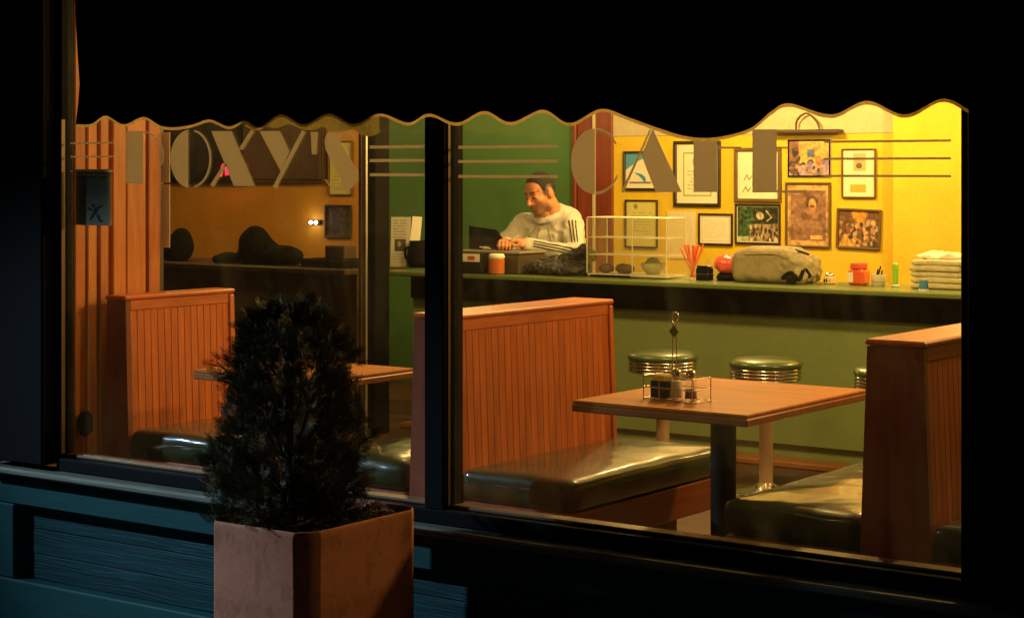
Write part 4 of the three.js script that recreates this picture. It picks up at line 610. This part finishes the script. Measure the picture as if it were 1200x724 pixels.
// ---------------------------------------------------------------- the seated man
{
  const bx = -6.375, bz = -4.24, t = thing('person', 'person in cream zip hooded jacket with dark sleeve stripes, seated behind the counter writing', 'person', [bx, 0, bz]);
  const L = (x, y, z) => [x - bx, y, z - bz];                         // world to own axes
  const hip = [0, 0.70, -0.08], chest = [0.01, 1.04, -0.03], neck = [0.02, 1.225, 0.03], shL = [0.172, 1.172, 0.0], shR = [-0.168, 1.165, 0.0];
  const elL = L(-6.075, 1.015, -4.09), wrL = L(-6.262, 1.075, -3.875), elR = L(-6.60, 1.02, -4.05), wrR = L(-6.385, 1.075, -3.84);
  const handL = L(-6.285, 1.085, -3.845), handR = L(-6.362, 1.083, -3.80);
  const bone = (a, b, ra, rb) => (x, y, z) => capsule(x, y, z, a, b, ra, rb);
  const field = (list, k, lump = 0, fq = 20) => (x, y, z) => { let d = 9; for (const f of list) d = smin(d, f(x, y, z), k); return lump ? d + lump * PN.noise(x * fq, y * fq * 0.8, z * fq) : d; };
  // head
  const hc = P(633, 226, 9.0).sub(V3(bx, 0, bz)), hq = new THREE.Quaternion().setFromEuler(new THREE.Euler(0.36, -0.2, 0.04, 'YXZ')), hi = hq.clone().invert(), tmp = V3();
  const headLocal = (x, y, z) => {
    let d = ellip(x, y, z, [0, 0.028, -0.012], [0.076, 0.09, 0.097]);
    d = smin(d, ellip(x, y, z, [0, -0.04, 0.024], [0.06, 0.074, 0.064]), 0.03); d = smin(d, ellip(x, y, z, [0, -0.094, 0.062], [0.028, 0.022, 0.024]), 0.03);
    d = smin(d, capsule(x, y, z, [-0.045, -0.075, 0.0], [0.045, -0.075, 0.0], 0.026, 0.026), 0.03);
    d = smin(d, capsule(x, y, z, [-0.036, 0.024, 0.074], [0.036, 0.024, 0.074], 0.013, 0.013), 0.016);
    for (const s of [-1, 1]) { d = Math.max(d, -smin(9, ellip(x, y, z, [s * 0.032, 0.003, 0.098], [0.018, 0.012, 0.02]), 0.005)); d = smin(d, ellip(x, y, z, [s * 0.032, 0.002, 0.074], [0.0145, 0.0125, 0.0135]), 0.004); d = smin(d, ellip(x, y, z, [s * 0.043, -0.022, 0.06], [0.022, 0.017, 0.02]), 0.02); d = smin(d, ellip(x, y, z, [s * 0.079, -0.006, -0.01], [0.011, 0.033, 0.02]), 0.008); }
    d = smin(d, capsule(x, y, z, [0, 0.014, 0.084], [0, -0.03, 0.109], 0.0085, 0.0135), 0.01); d = smin(d, capsule(x, y, z, [-0.013, -0.034, 0.094], [0.013, -0.034, 0.094], 0.0095, 0.0095), 0.008);
    for (const s of [-1, 1]) { d = smin(d, capsule(x, y, z, [0, -0.057, 0.085], [s * 0.022, -0.066, 0.074], 0.0075, 0.0065), 0.006); d = smin(d, capsule(x, y, z, [0, -0.07, 0.083], [s * 0.018, -0.074, 0.074], 0.008, 0.006), 0.005); }
    return smin(d, capsule(x, y, z, [0, -0.05, -0.03], [0, -0.2, -0.06], 0.055, 0.06), 0.025);
  };
  const skin = [0.56, 0.225, 0.105], paintHead = (x, y, z) => {
    const n = PN.noise(x * 90, y * 90, z * 90), jaw = THREE.MathUtils.smoothstep(-y, 0.035, 0.06) * THREE.MathUtils.smoothstep(z, -0.01, 0.03), lip = Math.exp(-(((y + 0.064) / 0.009) ** 2) - (x / 0.022) ** 2) * (z > 0.07 ? 1 : 0), cheeks = Math.abs(x) > 0.03 && y > -0.05 ? 0 : 1;
    let c = skin.map((v, i) => v * (1 + 0.1 * n) * (1 - [0.62, 0.54, 0.42][i] * (0.85 + 0.5 * n) * jaw * (y > -0.15 ? 1 : 0)));
    const brow = Math.exp(-(((y - 0.03 - 0.05 * Math.abs(Math.abs(x) - 0.03)) / 0.0065) ** 2)) * (Math.abs(x) > 0.01 && Math.abs(x) < 0.055 && z > 0.05 ? 1 : 0), lash = Math.exp(-(((y + 0.003) / 0.0045) ** 2)) * (Math.abs(Math.abs(x) - 0.032) < 0.016 && z > 0.06 ? 1 : 0);
    c = c.map((v, i) => v * (1 - 0.85 * Math.max(brow, lash)) * (1 - 0.3 * lip * (i ? 1 : 0.3))); return c;
  };
  const hairLine = z => { const k = [[-0.14, -0.075], [-0.06, -0.06], [-0.03, 0.012], [0.005, 0.012], [0.02, -0.022], [0.034, -0.005], [0.042, 0.06], [0.055, 0.088], [0.14, 0.1]]; for (let i = 1; i < k.length; i++) if (z < k[i][0]) { const a = (z - k[i - 1][0]) / (k[i][0] - k[i - 1][0]); return k[i - 1][1] + a * (k[i][1] - k[i - 1][1]); } return 0.085; };
  const hairy = (x, y, z) => THREE.MathUtils.smoothstep(y + 0.008 * PN.noise(x * 110, y * 110, z * 110), hairLine(z) - 0.004, hairLine(z) + 0.012) * (Math.abs(x) > 0.0765 ? 0.3 : 1), paint2 = (x, y, z) => { const c = paintHead(x, y, z), h = hairy(x, y, z), dk = [0.085, 0.062, 0.045]; return c.map((v, i) => v + (dk[i] - v) * h); };
  const headGeo = nets(headLocal, [-0.1, -0.19, -0.14], [0.1, 0.13, 0.135], 0.0034, paint2);
  const hairF = (x, y, z) => Math.max(ellip(x, y, z, [0, 0.028, -0.012], [0.0772, 0.0945, 0.0988]) + 0.0022 * PN.noise(x * 140, y * 140, z * 140) - 0.001, (hairLine(z) + 0.036 * THREE.MathUtils.smoothstep(-z, -0.055, -0.03) - y + 0.007 * PN.noise(x * 80, y * 80, z * 80)) * 0.5);
  const hairGeo = nets(hairF, [-0.1, -0.12, -0.14], [0.1, 0.14, 0.12], 0.0036);
  const pose = g => g.applyMatrix4(new THREE.Matrix4().compose(hc, hq, V3(1, 1, 1)));
  pose(headGeo); pose(hairGeo);
  // hands: palm, four curled fingers and a thumb; g = grip direction
  const hand = (wr, c, s) => {
    const w = V3(...wr), fwd = V3(...c).sub(w).normalize(), up = V3(0, 1, 0), side = V3().crossVectors(fwd, up).normalize().multiplyScalar(s), nrm = V3().crossVectors(side, fwd).normalize(); if (nrm.y < 0) nrm.negate();
    const at = (f, a, n) => w.clone().addScaledVector(fwd, f).addScaledVector(side, a).addScaledVector(nrm, n).toArray(), fs = [];
    fs.push(bone(w.toArray(), at(0.03, 0, 0.004), 0.024, 0.026));
    for (let k = 0; k < 4; k++) fs.push(bone(at(0.02, (k - 1.5) * 0.010, 0.002), at(0.075, (k - 1.5) * 0.0185, 0.006), 0.015, 0.0125));
    const fingers = []; const len = [0.040, 0.045, 0.042, 0.034];
    for (let k = 0; k < 4; k++) { const a = (k - 1.5) * 0.0195, l = len[k]; const p0 = at(0.075, a, 0.006), p1 = at(0.075 + l * 0.8, a * 1.04, -0.004), p2 = at(0.075 + l * 1.15, a * 1.02, -0.026), p3 = at(0.075 + l * 0.95, a, -0.042); fingers.push([bone(p0, p1, 0.0098, 0.009), bone(p1, p2, 0.009, 0.0083), bone(p2, p3, 0.0083, 0.0072)]); }
    const th = [bone(at(0.02, -0.022, -0.006), at(0.05, -0.042, -0.014), 0.014, 0.0115), bone(at(0.05, -0.042, -0.014), at(0.085, -0.036, -0.026), 0.0115, 0.009)];
    const palm = field(fs, 0.02), f = (x, y, z) => { let d = palm(x, y, z); for (const q of fingers) { let e = 9; for (const g of q) e = smin(e, g(x, y, z), 0.006); d = smin(d, e, 0.006); } let e = 9; for (const g of th) e = smin(e, g(x, y, z), 0.008); return smin(d, e, 0.008); };
    const m = at(0.06, 0, 0); return nets(f, m.map(v => v - 0.115), m.map(v => v + 0.115), 0.0042, (x, y, z) => skin.map(v => v * (1.05 + 0.12 * PN.noise(x * 70, y * 70, z * 70))));
  };
  // hidden body under the clothes, then merged with head and hands into one mesh
  const torso = field([bone(hip, chest, 0.11, 0.11), bone(chest, [neck[0], neck[1] - 0.05, neck[2] - 0.03], 0.1, 0.05), bone(shL, shR, 0.055, 0.055), bone(shL, elL, 0.045, 0.038), bone(elL, wrL, 0.038, 0.026), bone(shR, elR, 0.045, 0.038), bone(elR, wrR, 0.038, 0.026), bone([neck[0], neck[1] - 0.05, neck[2] - 0.04], [hc.x, hc.y - 0.1, hc.z - 0.03], 0.045, 0.048)], 0.04);
  const torsoGeo = nets(torso, [-0.4, 0.52, -0.26], [0.4, 1.34, 0.5], 0.014, () => skin);
  const all = [headGeo, torsoGeo, hand(wrL, handL, 1), hand(wrR, handR, -1)].map(g => g.toNonIndexed());
  part('body', mergeGeometries(all), new THREE.MeshPhysicalMaterial({ vertexColors: true, roughness: 0.52, color: lin(1, 1, 1) }), t);
  part('hair', hairGeo, std([0.012, 0.01, 0.007], 0.85), t);
  // jacket
  const sleeveL = field([bone(shL, elL, 0.07, 0.06), bone(elL, wrL, 0.06, 0.044)], 0.03), sleeveR = field([bone(shR, elR, 0.078, 0.066), bone(elR, wrR, 0.066, 0.046)], 0.03);
  const trunk = field([bone([0, 0.66, -0.07], [0.01, 1.0, -0.03], 0.155, 0.165), bone([-0.08, 1.06, -0.02], [0.1, 1.06, -0.02], 0.135, 0.135), bone(shL, shR, 0.078, 0.078), bone([neck[0] - 0.05, neck[1] - 0.02, neck[2] - 0.06], [neck[0] + 0.06, neck[1] - 0.02, neck[2] - 0.06], 0.08, 0.08)], 0.06);
  const collar = (x, y, z) => { const q = Math.hypot((x - neck[0]) / 1.0, (z - neck[2] + 0.005)) - 0.078, yy = y - neck[1] - 0.02 + 0.45 * (z - neck[2]); return Math.hypot(q, yy * 0.75) - 0.021; };
  const hood = (x, y, z) => ellip(x, y, z, [neck[0] + 0.03, neck[1] + 0.0, neck[2] - 0.115], [0.125, 0.07, 0.07]);
  const neckHole = (x, y, z) => capsule(x, y, z, [neck[0], neck[1] + 0.045, neck[2] + 0.005], [neck[0], neck[1] + 0.2, neck[2] + 0.03], 0.056, 0.075);
  const wrinkle = (x, y, z) => 0.007 * PN.noise(x * 9 + 3, y * 12 + z * 5, z * 9) + 0.016 * Math.abs(PN.noise(x * 9 + y * 11, y * 15 - x * 7 + z * 5, z * 9));
  const jacketF = (x, y, z) => { let d = trunk(x, y, z); d = smin(d, sleeveL(x, y, z), 0.025); d = smin(d, sleeveR(x, y, z), 0.025); d = smin(d, hood(x, y, z), 0.03); d = smin(d, collar(x, y, z), 0.018); return Math.max(d + wrinkle(x, y, z), -neckHole(x, y, z)); };
  const jk = part('jacket', nets(jacketF, [-0.42, 0.55, -0.3], [0.42, 1.35, 0.5], 0.0085), std([0.54, 0.51, 0.45], 0.9), t);
  const darkStripe = std([0.05, 0.055, 0.02], 0.8), trace = (axis, dir) => { const p = axis.clone(); for (let k = 0; k < 40; k++) { const d = jacketF(p.x, p.y, p.z); if (d > -0.0005) break; p.addScaledVector(dir, Math.max(0.002, -d * 0.7)); } return p.addScaledVector(dir, 0.0005); };
  for (const k of [-1, 0, 1]) {
    const pts = [], S = V3(...shL), E = V3(...elL), W = V3(...wrL);
    const dirU = V3(0.62, 0.1, 0.78).normalize(), dirF = V3(0.55, 0.35, 0.75).normalize();
    for (let i = 0; i <= 14; i++) { const a = i / 14, ax = a < 0.5 ? S.clone().lerp(E, 0.12 + a * 1.6) : E.clone().lerp(W, a * 1.7 - 0.78), along = (a < 0.5 ? E.clone().sub(S) : W.clone().sub(E)).normalize(), d = dirU.clone().lerp(dirF, THREE.MathUtils.smoothstep(a, 0.3, 0.7)); d.addScaledVector(along, -d.dot(along)).normalize().applyAxisAngle(along, k * (a < 0.5 ? 0.27 : 0.33)); pts.push(trace(ax, d)); }
    part('sleeve_stripe', tube(pts, 0.0042, 70, 6), darkStripe, jk);
  }
  const zipPts = []; for (let i = 0; i <= 10; i++) zipPts.push(trace(V3(neck[0] - 0.01, neck[1] - 0.06 - i * 0.03, -0.02), V3(0, 0, 1))); part('zip', tube(zipPts, 0.003, 40, 5), std([0.3, 0.26, 0.15], 0.6), jk);
  for (const s of [-1, 1]) { const c = []; for (let i = 0; i <= 8; i++) c.push(trace(V3(neck[0] + s * (0.03 + 0.006 * i), neck[1] - 0.05 - i * 0.012, -0.02), V3(s * 0.1, 0, 1).normalize())); part('hood_seam', tube(c, 0.0035, 30, 5), std([0.34, 0.28, 0.16], 0.8), jk); }
  // trousers and shoes, hidden behind the counter front
  const kneeL = [0.12, 0.66, 0.3], kneeR = [-0.12, 0.66, 0.3], ankL = [0.12, 0.26, 0.22], ankR = [-0.12, 0.26, 0.22];
  part('trousers', nets(field([bone([-0.07, 0.72, -0.08], [0.07, 0.72, -0.08], 0.12, 0.12), bone([0.08, 0.7, -0.06], kneeL, 0.085, 0.065), bone([-0.08, 0.7, -0.06], kneeR, 0.085, 0.065), bone(kneeL, ankL, 0.062, 0.045), bone(kneeR, ankR, 0.062, 0.045)], 0.04, 0.008), [-0.26, 0.18, -0.26], [0.26, 0.88, 0.42], 0.016), std([0.02, 0.022, 0.03], 0.9), t);
  for (const a of [ankL, ankR]) part('shoe', nets((x, y, z) => smin(ellip(x, y, z, [a[0], a[1] - 0.05, a[2] + 0.07], [0.05, 0.045, 0.13]), capsule(x, y, z, a, [a[0], a[1] - 0.05, a[2]], 0.045, 0.05), 0.03), [a[0] - 0.09, 0.13, a[2] - 0.12], [a[0] + 0.09, 0.36, a[2] + 0.25], 0.014), M.black, t);
  const pen = thing('pen', 'slim pale pen held in the seated man\'s hand', 'pen', [bx, 0, bz]);
  const tip = V3(handL[0] - 0.075, 1.062, handL[2] + 0.085), end = V3(handL[0] + 0.005, 1.128, handL[2] + 0.03);
  part('barrel', rod(tip, end, 0.0035, 8), M.paper, pen);
  const st = thing('bar_stool', 'plain wooden bar stool under the seated man', 'stool', [bx, 0, bz - 0.08]);
  part('seat', lathe([[0.001, 0.55], [0.16, 0.55], [0.165, 0.56], [0.16, 0.578], [0.001, 0.58]], 28), M.walnut, st); for (const [a, b] of [[1, 1], [1, -1], [-1, 1], [-1, -1]]) part('leg', rod(V3(a * 0.16, 0, b * 0.16), V3(a * 0.11, 0.555, b * 0.11), 0.017), M.walnut, st);
  part('foot_ring', new THREE.TorusGeometry(0.2, 0.01, 8, 32).rotateX(Math.PI / 2), M.steel, st, 0, 0.14, 0);
}
// ---------------------------------------------------------------- planter and shrub on the pavement
{
  const ZP = 4.1, x1 = X(357, ZP), s = 0.425, sd = 0.565, dk = sd / s, xc = x1 - s / 2, zc = DIST - ZP - sd / 2, rim = Y(357, 627, ZP), h = rim - GROUND;
  const t = thing('planter', 'tall square terracotta planter on the pavement before the window', 'planter', [xc, GROUND, zc]);
  const rr2 = (w, r, n = 8) => { const a = []; for (const [cx, cyy, a0] of [[1, 1, 0], [-1, 1, 90], [-1, -1, 180], [1, -1, 270]]) for (let k = 0; k <= n; k++) { const q = (a0 + 90 * k / n) * Math.PI / 180, c = Math.cos(q), e = Math.sin(q), f = 1 / (Math.abs(c) + Math.abs(e)), m = 0.62 * f + 0.38; a.push([cx * (w / 2 - r) + r * c * m, cyy * (w / 2 - r) + r * e * m]); } return a; };
  const rings = [[s * 0.99, 0.05, 0], [s * 0.998, 0.052, 0.01], [s * 0.998, 0.052, h - 0.03], [s * 0.998, 0.052, h - 0.012], [s * 0.99, 0.05, h - 0.002], [s * 0.975, 0.046, h], [s * 0.955, 0.04, h - 0.001], [s * 0.935, 0.034, h - 0.01], [s * 0.92, 0.032, h - 0.14]];
  const pos = [], idx = [], uv = []; rings.forEach(([w, r, y], i) => { const p = rr2(w, r); let per = 0; for (let k = 0; k <= p.length; k++) { const q = p[k % p.length]; if (k) per += Math.hypot(q[0] - p[k - 1][0], q[1] - p[k - 1][1]); pos.push(q[0] + 0.0015 * PN.noise(q[0] * 9, y * 7, q[1] * 9), y + (y > 0.1 ? 0.002 * PN.noise(q[0] * 12, 1, q[1] * 12) : 0), q[1]); uv.push(per, y); } });
  const n = 4 * 9 + 1; for (let i = 0; i + 1 < rings.length; i++) for (let k = 0; k + 1 < n; k++) { const a = i * n + k, b = a + n; idx.push(a, b, a + 1, a + 1, b, b + 1); }
  const g = new THREE.BufferGeometry(); g.setAttribute('position', new THREE.Float32BufferAttribute(pos, 3)); g.setAttribute('uv', new THREE.Float32BufferAttribute(uv, 2)); g.setIndex(idx); g.computeVertexNormals();
  g.scale(1, 1, dk); g.computeVertexNormals(); part('pot', g, M.clay, t);
  const sg = new THREE.PlaneGeometry(s * 0.925, s * 0.925, 24, 24).rotateX(-Math.PI / 2), sp = sg.attributes.position; for (let i = 0; i < sp.count; i++) sp.setY(i, 0.014 * PN.noise(sp.getX(i) * 14, 2, sp.getZ(i) * 14) + 0.008 * PN.noise(sp.getX(i) * 45, 5, sp.getZ(i) * 45)); sg.computeVertexNormals();
  sg.scale(1, 1, dk); part('soil', sg, M.soil, t, 0, h - 0.036, 0);
  const chips = [], chips2 = []; for (let k = 0; k < 420; k++) (k % 2 ? chips : chips2).push(moved(cbox(rr(0.012, 0.045), rr(0.002, 0.006), rr(0.006, 0.016), 0.001, 'x', k % 7), rr(-0.185, 0.185), h - 0.03 + rr(0, 0.014), rr(-0.25, 0.25), rr(-0.5, 0.5), rr(0, 6.3), rr(-0.5, 0.5)));
  const m1 = part('bark_mulch', merge(chips), M.chip, t), m2 = part('bark_mulch', merge(chips2), M.chip2, t); m1.userData.kind = m2.userData.kind = 'stuff';

  const p = thing('conifer_shrub', 'dense dark conifer shrub growing in the terracotta planter', 'shrub', [xc - 0.04, rim - 0.03, zc + 0.07]);
  part('trunk', merge([tube([V3(0, -0.02, 0), V3(0.01, 0.12, 0.005), V3(-0.01, 0.3, 0), V3(0.01, 0.58, 0.01)], 0.018, 20, 8), ...Array.from({ length: 26 }, () => { const y = rr(0.05, 0.5), a = rr(0, 6.28), l = rr(0.1, 0.2) * (1 - y * 0.9); return tube([V3(0, y, 0), V3(Math.cos(a) * l * 0.5, y + l * 0.35, Math.sin(a) * l * 0.5), V3(Math.cos(a) * l, y + l * 0.95, Math.sin(a) * l)], 0.004, 8, 5); })]), M.bark, p);
  // crown: flat scaly sprays, each a spine with short side leaves
  const H = 0.69, R = y => { const q = y / H; return (0.165 + 0.055 * Math.sin(Math.min(1, q * 2.4 + 0.3) * 1.57)) * (q < 0.3 ? 1 : 1 - 0.40 * ((q - 0.3) / 0.7) ** 1.1) * (q > 0.9 ? Math.sqrt(Math.max(0.05, (1 - q) / 0.1)) : 1); };
  const spray = (len, n) => { const P3 = [], tri = (a, b, c) => P3.push(...a, ...b, ...c), wdt = len * 0.035; let prev = [0, 0, 0];
    tri([-wdt, 0, 0], [wdt, 0, 0], [0, len, -len * 0.12]);
    for (let k = 0; k < n; k++) { const y = len * (0.12 + 0.8 * k / n), l = len * 0.42 * (1 - 0.65 * k / n) * rr(0.8, 1.15), z = -len * 0.12 * (y / len) ** 2; for (const sd of [-1, 1]) { const tip = [sd * l * 0.72, y + l * 0.8, z + rr(-0.12, 0.12) * l]; tri([0, y - wdt * 1.2, z], [sd * wdt * 0.4, y + wdt * 1.6, z], tip); tri([sd * l * 0.3, y + l * 0.3, z], [sd * l * 0.42, y + l * 0.52, z], [sd * l * 0.78, y + l * 0.42, z + rr(-0.1, 0.1) * l]); } }
    return P3; };
  const variants = Array.from({ length: 8 }, (_, k) => spray(1, 5 + k % 3)), out = [], col = [], m4 = new THREE.Matrix4(), q4 = new THREE.Quaternion(), v = V3(), up = V3(0, 1, 0);
  for (let k = 0; k < 9500; k++) {
    const y = H * (0.01 + 0.98 * rnd() ** 1.25), a = rnd() * 6.283, lob = 1 + 0.6 * PN.noise(Math.cos(a) * 2.2, y * 7, Math.sin(a) * 2.2) + 0.2 * PN.noise(Math.cos(a) * 5, y * 14, Math.sin(a) * 5);
    const rad = R(y) * lob * (0.32 + 0.68 * Math.sqrt(rnd())), L2 = rr(0.022, 0.066), out3 = V3(Math.cos(a), 0, Math.sin(a)), dir = V3().copy(out3).multiplyScalar(rr(0.2, 1.1)).add(V3(rr(-0.45, 0.45), rr(0.1, 1.0), rr(-0.45, 0.45))).normalize();
    if (PN.noise(Math.cos(a) * 3 + 8, y * 9, Math.sin(a) * 3) > 0.22) continue;
    q4.setFromUnitVectors(up, dir).multiply(new THREE.Quaternion().setFromAxisAngle(up, rr(0, 6.28)));
    m4.compose(V3(out3.x * rad, y, out3.z * rad), q4, V3(L2, L2, L2));
    const b = rr(0.7, 1.25), c = rnd() < 0.06 ? [0.14, 0.085, 0.03] : [0.06 * b, 0.06 * b, 0.016 * b], src = variants[k % 8];
    for (let i = 0; i < src.length; i += 3) { v.set(src[i], src[i + 1], src[i + 2]).applyMatrix4(m4); out.push(v.x, v.y, v.z); col.push(...c); }
  }
  const fg = new THREE.BufferGeometry(); fg.setAttribute('position', new THREE.Float32BufferAttribute(out, 3)); fg.setAttribute('color', new THREE.Float32BufferAttribute(col, 3)); fg.computeVertexNormals();
  const cr = part('crown', fg, new THREE.MeshPhysicalMaterial({ vertexColors: true, roughness: 0.7, side: THREE.DoubleSide, transmission: 0.15 }), p); cr.userData.kind = 'stuff';
}
renderer.render(scene, camera);
